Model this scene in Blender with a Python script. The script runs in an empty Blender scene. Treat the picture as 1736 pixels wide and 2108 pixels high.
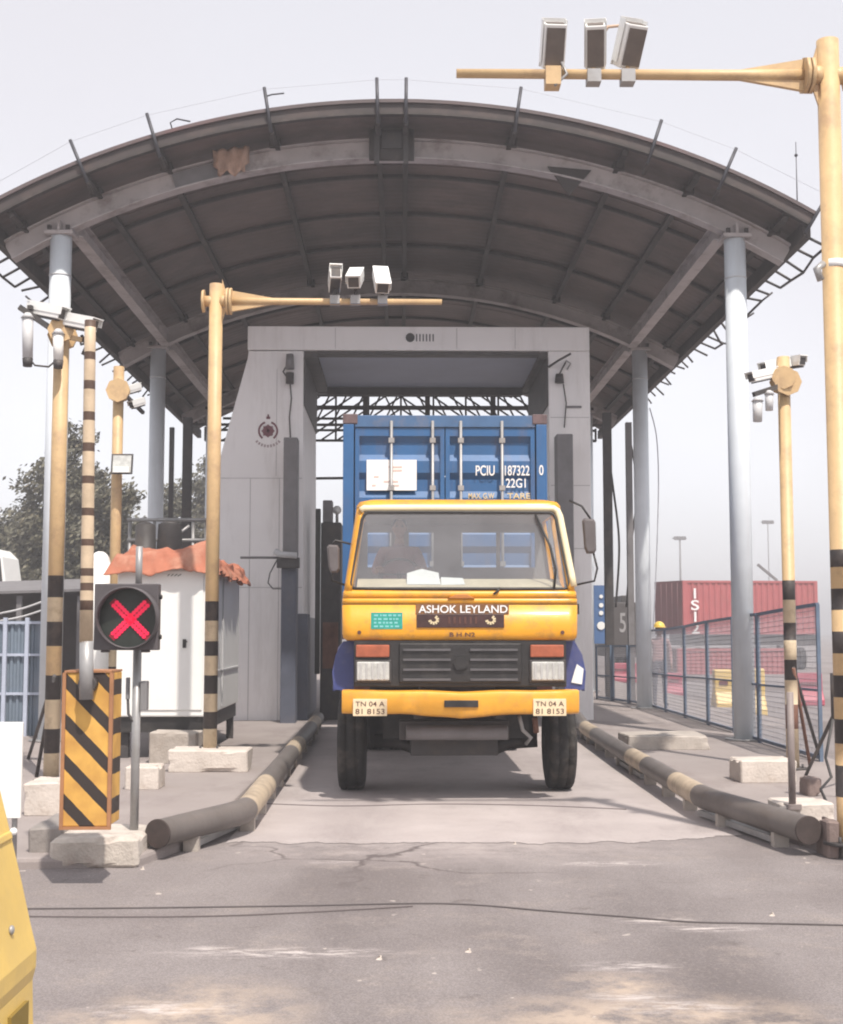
import bpy, bmesh, math, random
from mathutils import Vector, Matrix, noise
random.seed(7)
R = math.radians
scn = bpy.context.scene
COL = scn.collection

# ------------------------------------------------------------------ camera
F, CU, CV, VU, VV, H = 2767.0, 868.0, 1054.0, 825.0, 1300.0, 1.72   # photo measured on a 1736 x 2108 copy
pitch = math.atan((VV-CV)/F); yaw = math.atan((CU-VU)/F*math.cos(pitch))
cam_d = bpy.data.cameras.new('camera'); cam = bpy.data.objects.new('camera', cam_d); COL.objects.link(cam)
cam.location = (0, 0, H); cam.rotation_euler = (math.pi/2+pitch, 0, -yaw)
cam_d.sensor_fit = 'HORIZONTAL'; cam_d.sensor_width = 36; cam_d.lens = 36*F/1736
cam_d.clip_start = .1; cam_d.clip_end = 6000
scn.camera = cam
RM = cam.rotation_euler.to_matrix()

# ------------------------------------------------------------------ sky, sun, exposure
SUN = Vector((0.238, -0.571, 1.0)).normalized()
sun_el = math.asin(SUN.z); sun_rot = math.atan2(SUN.x, SUN.y)
w = bpy.data.worlds.new('World'); scn.world = w; w.use_nodes = True
nt = w.node_tree; nt.nodes.clear()
sky = nt.nodes.new('ShaderNodeTexSky'); sky.sky_type = 'NISHITA'; sky.sun_disc = False
sky.sun_elevation = sun_el; sky.sun_rotation = sun_rot
sky.air_density = 1.0; sky.dust_density = 1.5; sky.ozone_density = 1.0
hs = nt.nodes.new('ShaderNodeHueSaturation'); hs.inputs['Saturation'].default_value = .20; hs.inputs['Value'].default_value = 1.06
bg = nt.nodes.new('ShaderNodeBackground'); bg.inputs['Strength'].default_value = .15
ow = nt.nodes.new('ShaderNodeOutputWorld')
nt.links.new(sky.outputs[0], hs.inputs['Color']); mxs = nt.nodes.new('ShaderNodeMix'); mxs.data_type = 'RGBA'; mxs.inputs[0].default_value = .68; tcs = nt.nodes.new('ShaderNodeTexCoord'); nzs = nt.nodes.new('ShaderNodeTexNoise'); nzs.inputs['Scale'].default_value = 2.2; nzs.inputs['Detail'].default_value = 4; nt.links.new(tcs.outputs['Generated'], nzs.inputs['Vector']); mrs = nt.nodes.new('ShaderNodeMapRange'); mrs.inputs[1].default_value = .3; mrs.inputs[2].default_value = .7; mrs.inputs[3].default_value = .55; mrs.inputs[4].default_value = .8; nt.links.new(nzs.outputs[0], mrs.inputs[0]); nt.links.new(mrs.outputs[0], mxs.inputs[0]); mxs.inputs[7].default_value = (2.92, 2.83, 3.02, 1)   # thick even haze veil
nt.links.new(hs.outputs[0], mxs.inputs[6]); nt.links.new(mxs.outputs[2], bg.inputs[0]); nt.links.new(bg.outputs[0], ow.inputs[0])
sl = bpy.data.lights.new('sun', 'SUN'); sl.energy = 2.75; sl.angle = R(1.2); sl.color = (1, .93, .84)
so = bpy.data.objects.new('sun', sl); COL.objects.link(so); so.location = (5, -10, 30)
so.rotation_euler = SUN.to_track_quat('Z', 'Y').to_euler()
scn.view_settings.view_transform = 'Standard'; scn.view_settings.look = 'None'
scn.view_settings.exposure = 0.92; scn.view_settings.gamma = 1
scn.cycles.filter_width = 2.0

# ------------------------------------------------------------------ helpers
def ray(u, v):
    return RM @ Vector(((u-CU)/F, (CV-v)/F, -1))
def P(u, v, Y):
    d = ray(u, v); t = Y/d.y
    return Vector((d.x*t, Y, H+d.z*t))
def G(u, v, z=0):
    d = ray(u, v); t = (z-H)/d.z
    return Vector((d.x*t, d.y*t, z))

ORG = {}
def tag(o, label=None, cat=None, group=None, kind=None):
    if label: o['label'] = label
    if cat: o['category'] = cat
    if group: o['group'] = group
    if kind: o['kind'] = kind
    return o
def thing(name, loc, label, cat, group=None):
    o = bpy.data.objects.new(name, None); COL.objects.link(o); o.location = loc
    o.empty_display_size = .2
    ORG[o] = Vector(loc)
    return tag(o, label, cat, group)
def copy_tree(o, loc=None, rz=None, label=None, parent=None):
    c = o.copy(); COL.objects.link(c)
    if parent is not None:
        c.parent = parent
    if loc is not None: c.location = loc
    if rz is not None: c.rotation_euler.z = rz
    if label: c['label'] = label
    for ch in list(o.children): copy_tree(ch, parent=c)
    return c

class MB:
    def __init__(s): s.v = []; s.f = []; s.fm = []; s.fs = []; s.mats = []
    def add(s, vs, fs, mat, smooth=False):
        b = len(s.v); s.v += [tuple(p) for p in vs]
        if mat not in s.mats: s.mats.append(mat)
        k = s.mats.index(mat)
        for f in fs:
            s.f.append([i+b for i in f]); s.fm.append(k); s.fs.append(smooth)
        return s
    def hexa(s, c, mat):      # 8 corners: bottom 4 ccw, top 4 ccw
        return s.add(c, [(3,2,1,0),(4,5,6,7),(0,1,5,4),(1,2,6,5),(2,3,7,6),(3,0,4,7)], mat)
    def box(s, x0, x1, y0, y1, z0, z1, mat):
        return s.hexa([(x0,y0,z0),(x1,y0,z0),(x1,y1,z0),(x0,y1,z0),(x0,y0,z1),(x1,y0,z1),(x1,y1,z1),(x0,y1,z1)], mat)
    def obox(s, c, size, mat, rot=(0,0,0)):
        from mathutils import Euler
        m = Euler(rot).to_matrix(); c = Vector(c); a, b, d = [k/2 for k in size]
        q = [(-a,-b,-d),(a,-b,-d),(a,b,-d),(-a,b,-d),(-a,-b,d),(a,-b,d),(a,b,d),(-a,b,d)]
        return s.hexa([c + m @ Vector(p) for p in q], mat)
    def bar(s, p0, p1, wd, ht, mat, up=(0,0,1)):
        p0 = Vector(p0); p1 = Vector(p1); d = (p1-p0).normalized(); up = Vector(up)
        if abs(d.dot(up)) > .98: up = Vector((0,1,0))
        x = d.cross(up).normalized(); z = x.cross(d).normalized()
        x *= wd/2; z *= ht/2
        return s.hexa([p0-x-z, p0+x-z, p1+x-z, p1-x-z, p0-x+z, p0+x+z, p1+x+z, p1-x+z], mat)
    def cyl(s, p0, p1, r0, r1=None, mat=None, n=16, cap=True):
        if r1 is None: r1 = r0
        p0 = Vector(p0); p1 = Vector(p1); d = (p1-p0).normalized()
        a = Vector((0,0,1)) if abs(d.z) < .9 else Vector((1,0,0))
        x = d.cross(a).normalized(); y = d.cross(x).normalized()
        ring = [x*math.cos(2*math.pi*i/n)+y*math.sin(2*math.pi*i/n) for i in range(n)]
        vs = [p0+q*r0 for q in ring]+[p1+q*r1 for q in ring]
        s.add(vs, [(i, (i+1)%n, n+(i+1)%n, n+i) for i in range(n)], mat, n > 5)
        if cap:
            s.add(vs[:n], [tuple(range(n))[::-1]], mat); s.add(vs[n:], [tuple(range(n))], mat)
        return s
    def tube(s, pts, r, mat, n=8):
        pts = [Vector(p) for p in pts]; vs = []; px = None
        for i, p in enumerate(pts):
            d = (pts[min(i+1, len(pts)-1)]-pts[max(i-1, 0)]).normalized()
            if px is None:
                a = Vector((0,0,1)) if abs(d.z) < .9 else Vector((1,0,0)); px = d.cross(a).normalized()
            px = (px - d*px.dot(d)).normalized(); y = d.cross(px)
            rr = r[i] if isinstance(r, (list, tuple)) else r
            vs += [p+(px*math.cos(2*math.pi*k/n)+y*math.sin(2*math.pi*k/n))*rr for k in range(n)]
        fs = [(i*n+k, i*n+(k+1)%n, (i+1)*n+(k+1)%n, (i+1)*n+k) for i in range(len(pts)-1) for k in range(n)]
        s.add(vs, fs, mat, True)
        s.add(vs[:n], [tuple(range(n))[::-1]], mat); s.add(vs[-n:], [tuple(range(n))], mat)
        return s
    def prism(s, poly, a0, a1, mat, axis='y', smooth=False):   # poly in the two other axes
        n = len(poly)
        def pt(p, a):
            if axis == 'y': return (p[0], a, p[1])
            if axis == 'x': return (a, p[0], p[1])
            return (p[0], p[1], a)
        vs = [pt(p, a0) for p in poly]+[pt(p, a1) for p in poly]
        s.add(vs, [(i, (i+1)%n, n+(i+1)%n, n+i) for i in range(n)], mat, smooth)
        s.add(vs[:n], [tuple(range(n))[::-1]], mat); s.add(vs[n:], [tuple(range(n))], mat)
        return s
    def rings(s, rs, mat, smooth=True, caps=True):
        n = len(rs[0]); vs = [p for r in rs for p in r]
        s.add(vs, [(i*n+k, i*n+(k+1)%n, (i+1)*n+(k+1)%n, (i+1)*n+k) for i in range(len(rs)-1) for k in range(n)], mat, smooth)
        if caps:
            s.add(rs[0], [tuple(range(n))[::-1]], mat); s.add(rs[-1], [tuple(range(n))], mat)
        return s
    def sphere(s, c, r, mat, sc=(1,1,1), nu=14, nv=9):
        c = Vector(c); rs = []
        for j in range(1, nv):
            t = math.pi*j/nv
            rs.append([c+Vector((r*sc[0]*math.sin(t)*math.cos(2*math.pi*i/nu), r*sc[1]*math.sin(t)*math.sin(2*math.pi*i/nu), -r*sc[2]*math.cos(t))) for i in range(nu)])
        return s.rings(rs, mat)
    def build(s, name, parent=None, bevel=0, origin=None, seg=2):
        me = bpy.data.meshes.new(name)
        o0 = ORG[parent] if parent is not None else Vector(origin if origin is not None else (0,0,0))
        me.from_pydata([(Vector(p)-o0) for p in s.v], [], s.f)
        for m in s.mats: me.materials.append(m)
        me.polygons.foreach_set('material_index', s.fm); me.polygons.foreach_set('use_smooth', s.fs)
        bm = bmesh.new(); bm.from_mesh(me)
        bmesh.ops.remove_doubles(bm, verts=bm.verts, dist=1e-5)
        bmesh.ops.recalc_face_normals(bm, faces=bm.faces); bm.to_mesh(me); bm.free()
        me.update()
        o = bpy.data.objects.new(name, me); COL.objects.link(o)
        if parent is not None: o.parent = parent; ORG[o] = o0
        else: o.location = o0; ORG[o] = Vector(o0)
        if bevel:
            b = o.modifiers.new('bevel', 'BEVEL'); b.width = bevel; b.segments = seg; b.limit_method = 'ANGLE'; b.angle_limit = R(40)
            b.harden_normals = False
        return o

# ------------------------------------------------------------------ materials
MATS = {}
def M(name, col, rough=.6, metal=0, var=.15, scale=2.0, bump=0, dirt=None, damt=.35, dscale=1.3, coat=0, streak=0):
    if name in MATS: return MATS[name]
    m = bpy.data.materials.new(name); m.use_nodes = True; t = m.node_tree; L = t.links.new
    b = t.nodes['Principled BSDF']
    tc = t.nodes.new('ShaderNodeTexCoord')
    n1 = t.nodes.new('ShaderNodeTexNoise'); n1.inputs['Scale'].default_value = scale; n1.inputs['Detail'].default_value = 6
    n1.inputs['Roughness'].default_value = .65
    L(tc.outputs['Object'], n1.inputs['Vector'])
    mr = t.nodes.new('ShaderNodeMapRange'); mr.inputs['From Min'].default_value = .3; mr.inputs['From Max'].default_value = .7
    mr.inputs['To Min'].default_value = 1-var; mr.inputs['To Max'].default_value = 1+var
    L(n1.outputs[0], mr.inputs[0])
    mx = t.nodes.new('ShaderNodeVectorMath'); mx.operation = 'SCALE'; mx.inputs[0].default_value = col[:3]
    L(mr.outputs[0], mx.inputs['Scale'])
    src = mx.outputs[0]
    if dirt:
        n2 = t.nodes.new('ShaderNodeTexNoise'); n2.inputs['Scale'].default_value = dscale; n2.inputs['Detail'].default_value = 9
        n2.inputs['Roughness'].default_value = .72
        mp = t.nodes.new('ShaderNodeMapping'); mp.inputs['Location'].default_value = (3.1, 1.7, .4)
        if streak: mp.inputs['Scale'].default_value = (streak, streak, .35)
        L(tc.outputs['Object'], mp.inputs[0]); L(mp.outputs[0], n2.inputs['Vector'])
        r2 = t.nodes.new('ShaderNodeMapRange'); r2.inputs['From Min'].default_value = .5; r2.inputs['From Max'].default_value = .68
        r2.inputs['To Max'].default_value = damt; L(n2.outputs[0], r2.inputs[0])
        mc = t.nodes.new('ShaderNodeMix'); mc.data_type = 'RGBA'
        L(r2.outputs[0], mc.inputs[0]); L(src, mc.inputs[6]); mc.inputs[7].default_value = (*dirt[:3], 1)
        src = mc.outputs[2]
    L(src, b.inputs['Base Color'])
    b.inputs['Roughness'].default_value = rough; b.inputs['Metallic'].default_value = metal
    if coat: b.inputs['Coat Weight'].default_value = coat; b.inputs['Coat Roughness'].default_value = .15
    if bump:
        n3 = t.nodes.new('ShaderNodeTexNoise'); n3.inputs['Scale'].default_value = scale*9; n3.inputs['Detail'].default_value = 8
        L(tc.outputs['Object'], n3.inputs['Vector'])
        bp = t.nodes.new('ShaderNodeBump'); bp.inputs['Strength'].default_value = bump; bp.inputs['Distance'].default_value = .02
        L(n3.outputs[0], bp.inputs['Height']); L(bp.outputs[0], b.inputs['Normal'])
    MATS[name] = m
    return m
def emit(name, col, st):
    m = bpy.data.materials.new(name); m.use_nodes = True
    b = m.node_tree.nodes['Principled BSDF']; b.inputs['Base Color'].default_value = (*col, 1)
    b.inputs['Emission Color'].default_value = (*col, 1); b.inputs['Emission Strength'].default_value = st
    return m
def glass(name, dust=.16, tint=(.86,.9,.9), dcol=(.42,.42,.44)):
    m = bpy.data.materials.new(name); m.use_nodes = True; t = m.node_tree; t.nodes.clear(); L = t.links.new
    o = t.nodes.new('ShaderNodeOutputMaterial')
    tr = t.nodes.new('ShaderNodeBsdfTransparent'); tr.inputs[0].default_value = (*tint, 1)
    gl = t.nodes.new('ShaderNodeBsdfGlossy'); gl.inputs['Roughness'].default_value = .03
    df = t.nodes.new('ShaderNodeBsdfDiffuse'); df.inputs[0].default_value = (*dcol, 1)
    lw = t.nodes.new('ShaderNodeLayerWeight'); lw.inputs[0].default_value = .5
    pw = t.nodes.new('ShaderNodeMath'); pw.operation = 'POWER'; L(lw.outputs['Facing'], pw.inputs[0]); pw.inputs[1].default_value = 5
    fr = t.nodes.new('ShaderNodeMath'); fr.operation = 'MULTIPLY_ADD'; L(pw.outputs[0], fr.inputs[0]); fr.inputs[1].default_value = .9; fr.inputs[2].default_value = .05
    tc = t.nodes.new('ShaderNodeTexCoord'); n = t.nodes.new('ShaderNodeTexNoise'); n.inputs['Scale'].default_value = 2.2; n.inputs['Detail'].default_value = 6
    L(tc.outputs['Object'], n.inputs['Vector'])
    mr = t.nodes.new('ShaderNodeMapRange'); mr.inputs['To Min'].default_value = dust*.5; mr.inputs['To Max'].default_value = dust*1.5
    L(n.outputs[0], mr.inputs[0])
    m1 = t.nodes.new('ShaderNodeMixShader'); L(mr.outputs[0], m1.inputs[0]); L(tr.outputs[0], m1.inputs[1]); L(df.outputs[0], m1.inputs[2])
    m2 = t.nodes.new('ShaderNodeMixShader'); L(fr.outputs[0], m2.inputs[0]); L(m1.outputs[0], m2.inputs[1]); L(gl.outputs[0], m2.inputs[2])
    L(m2.outputs[0], o.inputs[0])
    return m

DUST = (.30,.25,.2)
yel_truck = M('truck_yellow_paint', (.74,.335,.012), .45, 0, .09, 2, .09, (.36,.19,.06), .7, 4.2, coat=.15)
highlight_cream = M('cream_paint', (.84,.72,.46), .35, 0, .05, 3)  # sun highlight on the yellow cab, put in as colour
yel_pole = M('pole_yellow_paint', (.56,.385,.20), .5, 0, .12, 3, .12, (.33,.21,.13), .65, 3.2)
yel_panel = M('panel_yellow_paint', (.66,.36,.06), .5, 0, .12, 4, .05, (.45,.33,.2), .5, 3)
blk_band = M('black_band_paint', (.028,.022,.022), .55, 0, .3, 5, .05, (.14,.10,.08), .4, 4)
pale_band = M('pale_band_paint', (.56,.45,.31), .6, 0, .15, 5, .12, (.26,.19,.12), .7, 4)
rubber = M('tyre_rubber', (.020,.018,.017), .85, 0, .3, 6, .1, (.11,.09,.075), .6, 4)
black = M('black_plastic', (.02,.018,.018), .5, 0, .25, 5, .03, (.08,.07,.06), .4, 5)
dkgrey = M('dark_grey_steel', (.055,.05,.05), .6, .2, .25, 4, .05, (.13,.10,.08), .5, 3)
midgrey = M('mid_grey_paint', (.17,.16,.165), .6, 0, .14, 3, .03, (.10,.09,.085), .4, 2)
rodgrey = M('rod_galvanised_steel', (.05,.05,.06), .5, .2, .2, 6)
galv = M('galvanised_steel', (.33,.325,.325), .45, .35, .15, 5, .03, (.2,.17,.14), .4, 3)
ltgrey = M('light_grey_paint', (.52,.52,.53), .5, 0, .08, 3, 0, (.30,.28,.26), .35, 2)
white = M('white_paint', (.78,.77,.75), .45, 0, .05, 3, 0, (.55,.5,.44), .3, 2)
bright = M('white_enamel', (.82,.82,.80), .35, 0, .03, 3)
mud_blue = M('mudguard_blue_paint', (.045,.06,.20), .45, 0, .15, 4, 0, (.2,.18,.2), .4, 3)
cont_blue = M('container_blue_paint', (.022,.105,.27), .5, 0, .12, 2, .03, (.12,.10,.12), .4, 2.2, streak=2)
cont_lblue = M('container_rail_paint', (.05,.12,.25), .5, 0, .15, 3, .03, (.2,.16,.15), .5, 3)
cont_red = M('container_red_paint', (.40,.105,.11), .55, 0, .10, 1, 0, (.3,.12,.1), .4, 1.2)
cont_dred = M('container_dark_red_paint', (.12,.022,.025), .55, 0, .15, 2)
conc = M('concrete', (.42,.375,.335), .85, 0, .16, 4, .35, (.26,.21,.17), .6, 2.5)
conc_w = M('whitewashed_concrete', (.56,.50,.45), .85, 0, .14, 4, .3, (.30,.23,.18), .6, 3)
conc_moss = M('plinth_concrete', (.50,.45,.40), .85, 0, .2, 5, .4, (.26,.17,.14), .6, 5)
brownc = M('brown_concrete', (.20,.15,.135), .85, 0, .2, 4, .3)
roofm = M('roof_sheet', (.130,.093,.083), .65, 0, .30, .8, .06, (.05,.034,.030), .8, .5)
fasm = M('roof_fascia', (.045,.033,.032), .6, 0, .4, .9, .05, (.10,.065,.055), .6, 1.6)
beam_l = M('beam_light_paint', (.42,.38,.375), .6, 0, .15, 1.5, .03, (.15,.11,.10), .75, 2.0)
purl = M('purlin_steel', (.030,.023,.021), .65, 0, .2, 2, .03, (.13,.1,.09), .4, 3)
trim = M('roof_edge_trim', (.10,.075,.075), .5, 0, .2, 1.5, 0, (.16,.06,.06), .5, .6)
colm = M('column_paint', (.62,.66,.70), .5, 0, .06, 2, .02, (.40,.40,.40), .3, 1.5, streak=3)
portal_m = M('portal_panel_paint', (.88,.85,.845), .5, 0, .04, .9, .01, (.60,.56,.54), .5, .8, streak=2.5)
soff = M('soffit_paint', (.36,.40,.50), .6, 0, .08, 1)
post_blue = M('post_blue_grey_paint', (.085,.095,.13), .55, 0, .2, 2, .02, (.16,.14,.14), .4, 2)
tarp_m = M('tarp_fabric', (.38,.135,.080), .85, 0, .2, 2.5, .12, (.48,.27,.19), .7, 2.4)
mesh_w = M('fence_wire', (.40,.40,.44), .55, .3, .15, 6)
fence_fr = M('fence_frame_paint', (.11,.155,.225), .55, 0, .2, 4, .03, (.16,.08,.07), .4, 2)
fence_bl = M('fence_sheet_paint', (.16,.20,.25), .55, 0, .14, 1.2, 0, (.27,.26,.28), .5, 1.1)
fence_lt = M('fence_rail_paint', (.42,.46,.56), .55, 0, .1, 3)
red_led = emit('red_led', (.62,.010,.055), .42)
skin_m = M('skin', (.22,.11,.07), .6, 0, .06, 8)
shirt_m = M('shirt_cloth', (.20,.10,.11), .9, 0, .12, 6)
vest_m = M('pink_shirt_cloth', (.36,.22,.22), .9, 0, .1, 6)
trous_m = M('trouser_cloth', (.05,.05,.07), .9, 0, .1, 6)
hair_m = M('hair', (.012,.01,.01), .7, 0, .2, 12)
helmet_m = M('helmet_plastic', (.75,.52,.10), .35, 0, .03, 5)
chrome = M('chrome', (.70,.69,.66), .28, .75, .08, 4)
lens_m = M('headlight_lens', (.55,.55,.52), .12, .25, .25, 14)
orange_lens = M('indicator_lens', (.36,.10,.05), .2, 0, .2, 9)
redp = M('red_plastic', (.42,.08,.12), .5, 0, .12, 2)
yelp = M('yellow_plastic', (.72,.50,.14), .42, 0, .08, 1.6, .02, (.5,.36,.14), .4, 2)
teal = M('teal_sticker', (.02,.32,.25), .5, 0, .2, 10)
paper = M('paper_white', (.84,.84,.83), .7, 0, .02, 6)
txtw = M('white_lettering', (.80,.80,.80), .5, 0, .04, 8)
txtc = M('cream_lettering', (.72,.60,.38), .4, 0, .1, 9)
txtd = M('dark_lettering', (.10,.04,.03), .6, 0, .1, 9)
maroon = M('maroon_emblem_paint', (.18,.06,.075), .6, 0, .1, 6)
bark = M('tree_bark', (.10,.075,.055), .9, 0, .25, 5, .3)
rust = M('rusty_steel', (.16,.075,.05), .8, .1, .35, 4, .1)
def leafm(name, c):
    m = M(name, c, .6, 0, .4, .7); b = m.node_tree.nodes['Principled BSDF']
    b.inputs['Subsurface Weight'].default_value = 0
    return m
leaf_a = leafm('leaf_dark', (.085,.080,.052)); leaf_b = leafm('leaf_mid', (.115,.108,.07)); leaf_c = leafm('leaf_dry', (.16,.14,.09))
weed_m = leafm('dry_weed', (.52,.44,.22))

# ------------------------------------------------------------------ ground material with real stains and wear
def ground_mat():
    m = bpy.data.materials.new('asphalt'); m.use_nodes = True; t = m.node_tree; L = t.links.new
    b = t.nodes['Principled BSDF']; tc = t.nodes.new('ShaderNodeTexCoord'); co = tc.outputs['Object']
    def nz(scale, detail=8, rough=.65, sc=None, loc=(0,0,0)):
        n = t.nodes.new('ShaderNodeTexNoise'); n.inputs['Scale'].default_value = scale; n.inputs['Detail'].default_value = detail; n.inputs['Roughness'].default_value = rough
        mp = t.nodes.new('ShaderNodeMapping'); mp.inputs['Location'].default_value = loc
        if sc: mp.inputs['Scale'].default_value = sc
        L(co, mp.inputs[0]); L(mp.outputs[0], n.inputs['Vector']); return n.outputs[0]
    def rng(src, a, c, lo=0., hi=1.):
        r = t.nodes.new('ShaderNodeMapRange'); r.inputs[1].default_value = a; r.inputs[2].default_value = c; r.inputs[3].default_value = lo; r.inputs[4].default_value = hi
        L(src, r.inputs[0]); return r.outputs[0]
    def mix(f, a, c):
        x = t.nodes.new('ShaderNodeMix'); x.data_type = 'RGBA'; L(f, x.inputs[0])
        for k, s in ((6, a), (7, c)):
            if isinstance(s, tuple): x.inputs[k].default_value = (*s, 1)
            else: L(s, x.inputs[k])
        return x.outputs[2]
    def mth(op, a, c):
        x = t.nodes.new('ShaderNodeMath'); x.operation = op; x.use_clamp = op != 'SUBTRACT'
        for k, s in ((0, a), (1, c)):
            if isinstance(s, (int, float)): x.inputs[k].default_value = s
            else: L(s, x.inputs[k])
        return x.outputs[0]
    col = mix(rng(nz(.55, 6), .35, .65), (.232,.204,.203), (.315,.282,.279))
    col = mix(rng(nz(.35, 3, .5, (1.6,.5,1), (4,2,0)), .50, .62), col, (.19,.164,.162))      # smoother dark repair patches
    sx = t.nodes.new('ShaderNodeSeparateXYZ'); L(co, sx.inputs[0])
    for cx, wd in ((-.35, .5), (1.55, .55), (.62, .35)):                                        # rubber and oil along the lane
        d = mth('SUBTRACT', sx.outputs[0], cx); ab = t.nodes.new('ShaderNodeMath'); ab.operation = 'ABSOLUTE'; L(d, ab.inputs[0])
        e = mth('MULTIPLY', rng(ab.outputs[0], wd, .05, 0, .75), rng(nz(.9, 8, .72, (1,.25,1), (cx*7,3,0)), .38, .62))
        col = mix(e, col, (.155,.135,.136))
    col = mix(rng(nz(1.7, 9, .75, None, (2,8,0)), .54, .70, 0, .75), col, (.38,.325,.295))       # pale dust lying about
    col = mix(rng(nz(2.6, 7, .7, None, (9,4,0)), .60, .68, 0, .6), col, (.125,.105,.10))       # oil spots
    vo = t.nodes.new('ShaderNodeTexVoronoi'); vo.inputs['Scale'].default_value = 85; L(co, vo.inputs['Vector'])
    col = mix(rng(vo.outputs['Distance'], .25, .6, .0, .38), col, (.085,.072,.068))             # stone grain
    col = mix(rng(nz(38, 4, .7), .52, .72, 0, .5), col, (.34,.295,.27))
    def blob(x, y, rx, ry, lo=.55, hi=1.05):                                                    # worn patch at a place
        mp = t.nodes.new('ShaderNodeMapping'); mp.inputs['Location'].default_value = (-x/rx, -y/ry, 0); mp.inputs['Scale'].default_value = (1/rx, 1/ry, 0)
        L(co, mp.inputs[0]); l = t.nodes.new('ShaderNodeVectorMath'); l.operation = 'LENGTH'; L(mp.outputs[0], l.inputs[0])
        return rng(l.outputs['Value'], hi, lo)
    sand = None
    for (u, v, rx, ry) in ((410,2095,.55,.75),(230,2110,.5,.3),(1330,2100,1.0,.5),(1270,2030,.32,.3),(1500,2115,.9,.25)):
        p = G(u, v); q = blob(p.x, p.y, rx, ry, .2, 1.1)
        sand = q if sand is None else mth('MAXIMUM', sand, q)
    sand = mth('MULTIPLY', sand, rng(nz(3.2, 10, .72), .40, .58))
    col = mix(sand, col, (.46,.37,.30))
    paint = None
    for (u, v, rx, ry) in ((585,1962,.62,.07),(435,1955,.14,.05),(1345,1895,.25,.05),(1460,1912,.3,.05),(1240,1778,.42,.06),(690,1775,.22,.05),(1290,1990,.25,.06),(1400,2075,.3,.07),(340,2078,.35,.07),(1300,2052,.2,.05)):
        p = G(u, v); q = blob(p.x, p.y, rx*1.1, ry*2.0, .1, 1.15)
        paint = q if paint is None else mth('MAXIMUM', paint, q)
    paint = mth('MULTIPLY', paint, rng(nz(5, 10, .78, (1,4,1)), .47, .58))
    col = mix(paint, col, (.58,.52,.50))
    e_ = G(880, 1742); spill = mth('MULTIPLY', blob(e_.x+.1, e_.y, 2.7, 1.0, .15, 1.15), rng(nz(2.4, 10, .78, None, (3,3,0)), .36, .60))
    col = mix(spill, col, (.36,.315,.305))                                                      # concrete worn over the joint
    specks = mth('MULTIPLY', rng(nz(9, 2, .5), .70, .73), rng(nz(.9, 3), .5, .6))
    col = mix(specks, col, (.5,.44,.4))
    crack = t.nodes.new('ShaderNodeTexVoronoi'); crack.feature = 'DISTANCE_TO_EDGE'; crack.inputs['Scale'].default_value = .28
    wv = t.nodes.new('ShaderNodeVectorMath'); wv.operation = 'ADD'
    nn = t.nodes.new('ShaderNodeTexNoise'); nn.inputs['Scale'].default_value = 1.4; nn.inputs['Detail'].default_value = 6; L(co, nn.inputs['Vector'])
    L(co, wv.inputs[0]); L(nn.outputs['Color'], wv.inputs[1]); L(wv.outputs[0], crack.inputs['Vector'])
    cr = mth('MULTIPLY', rng(crack.outputs['Distance'], .010, .002), rng(nz(.4, 2, .5, None, (8,1,0)), .57, .64))
    col = mix(cr, col, (.12,.10,.098))
    L(col, b.inputs['Base Color']); b.inputs['Roughness'].default_value = .82; b.inputs['Specular IOR Level'].default_value = .35
    bp = t.nodes.new('ShaderNodeBump'); bp.inputs['Strength'].default_value = .6; bp.inputs['Distance'].default_value = .015
    L(nz(45, 8, .75), bp.inputs['Height']); L(bp.outputs[0], b.inputs['Normal'])
    return m
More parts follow.
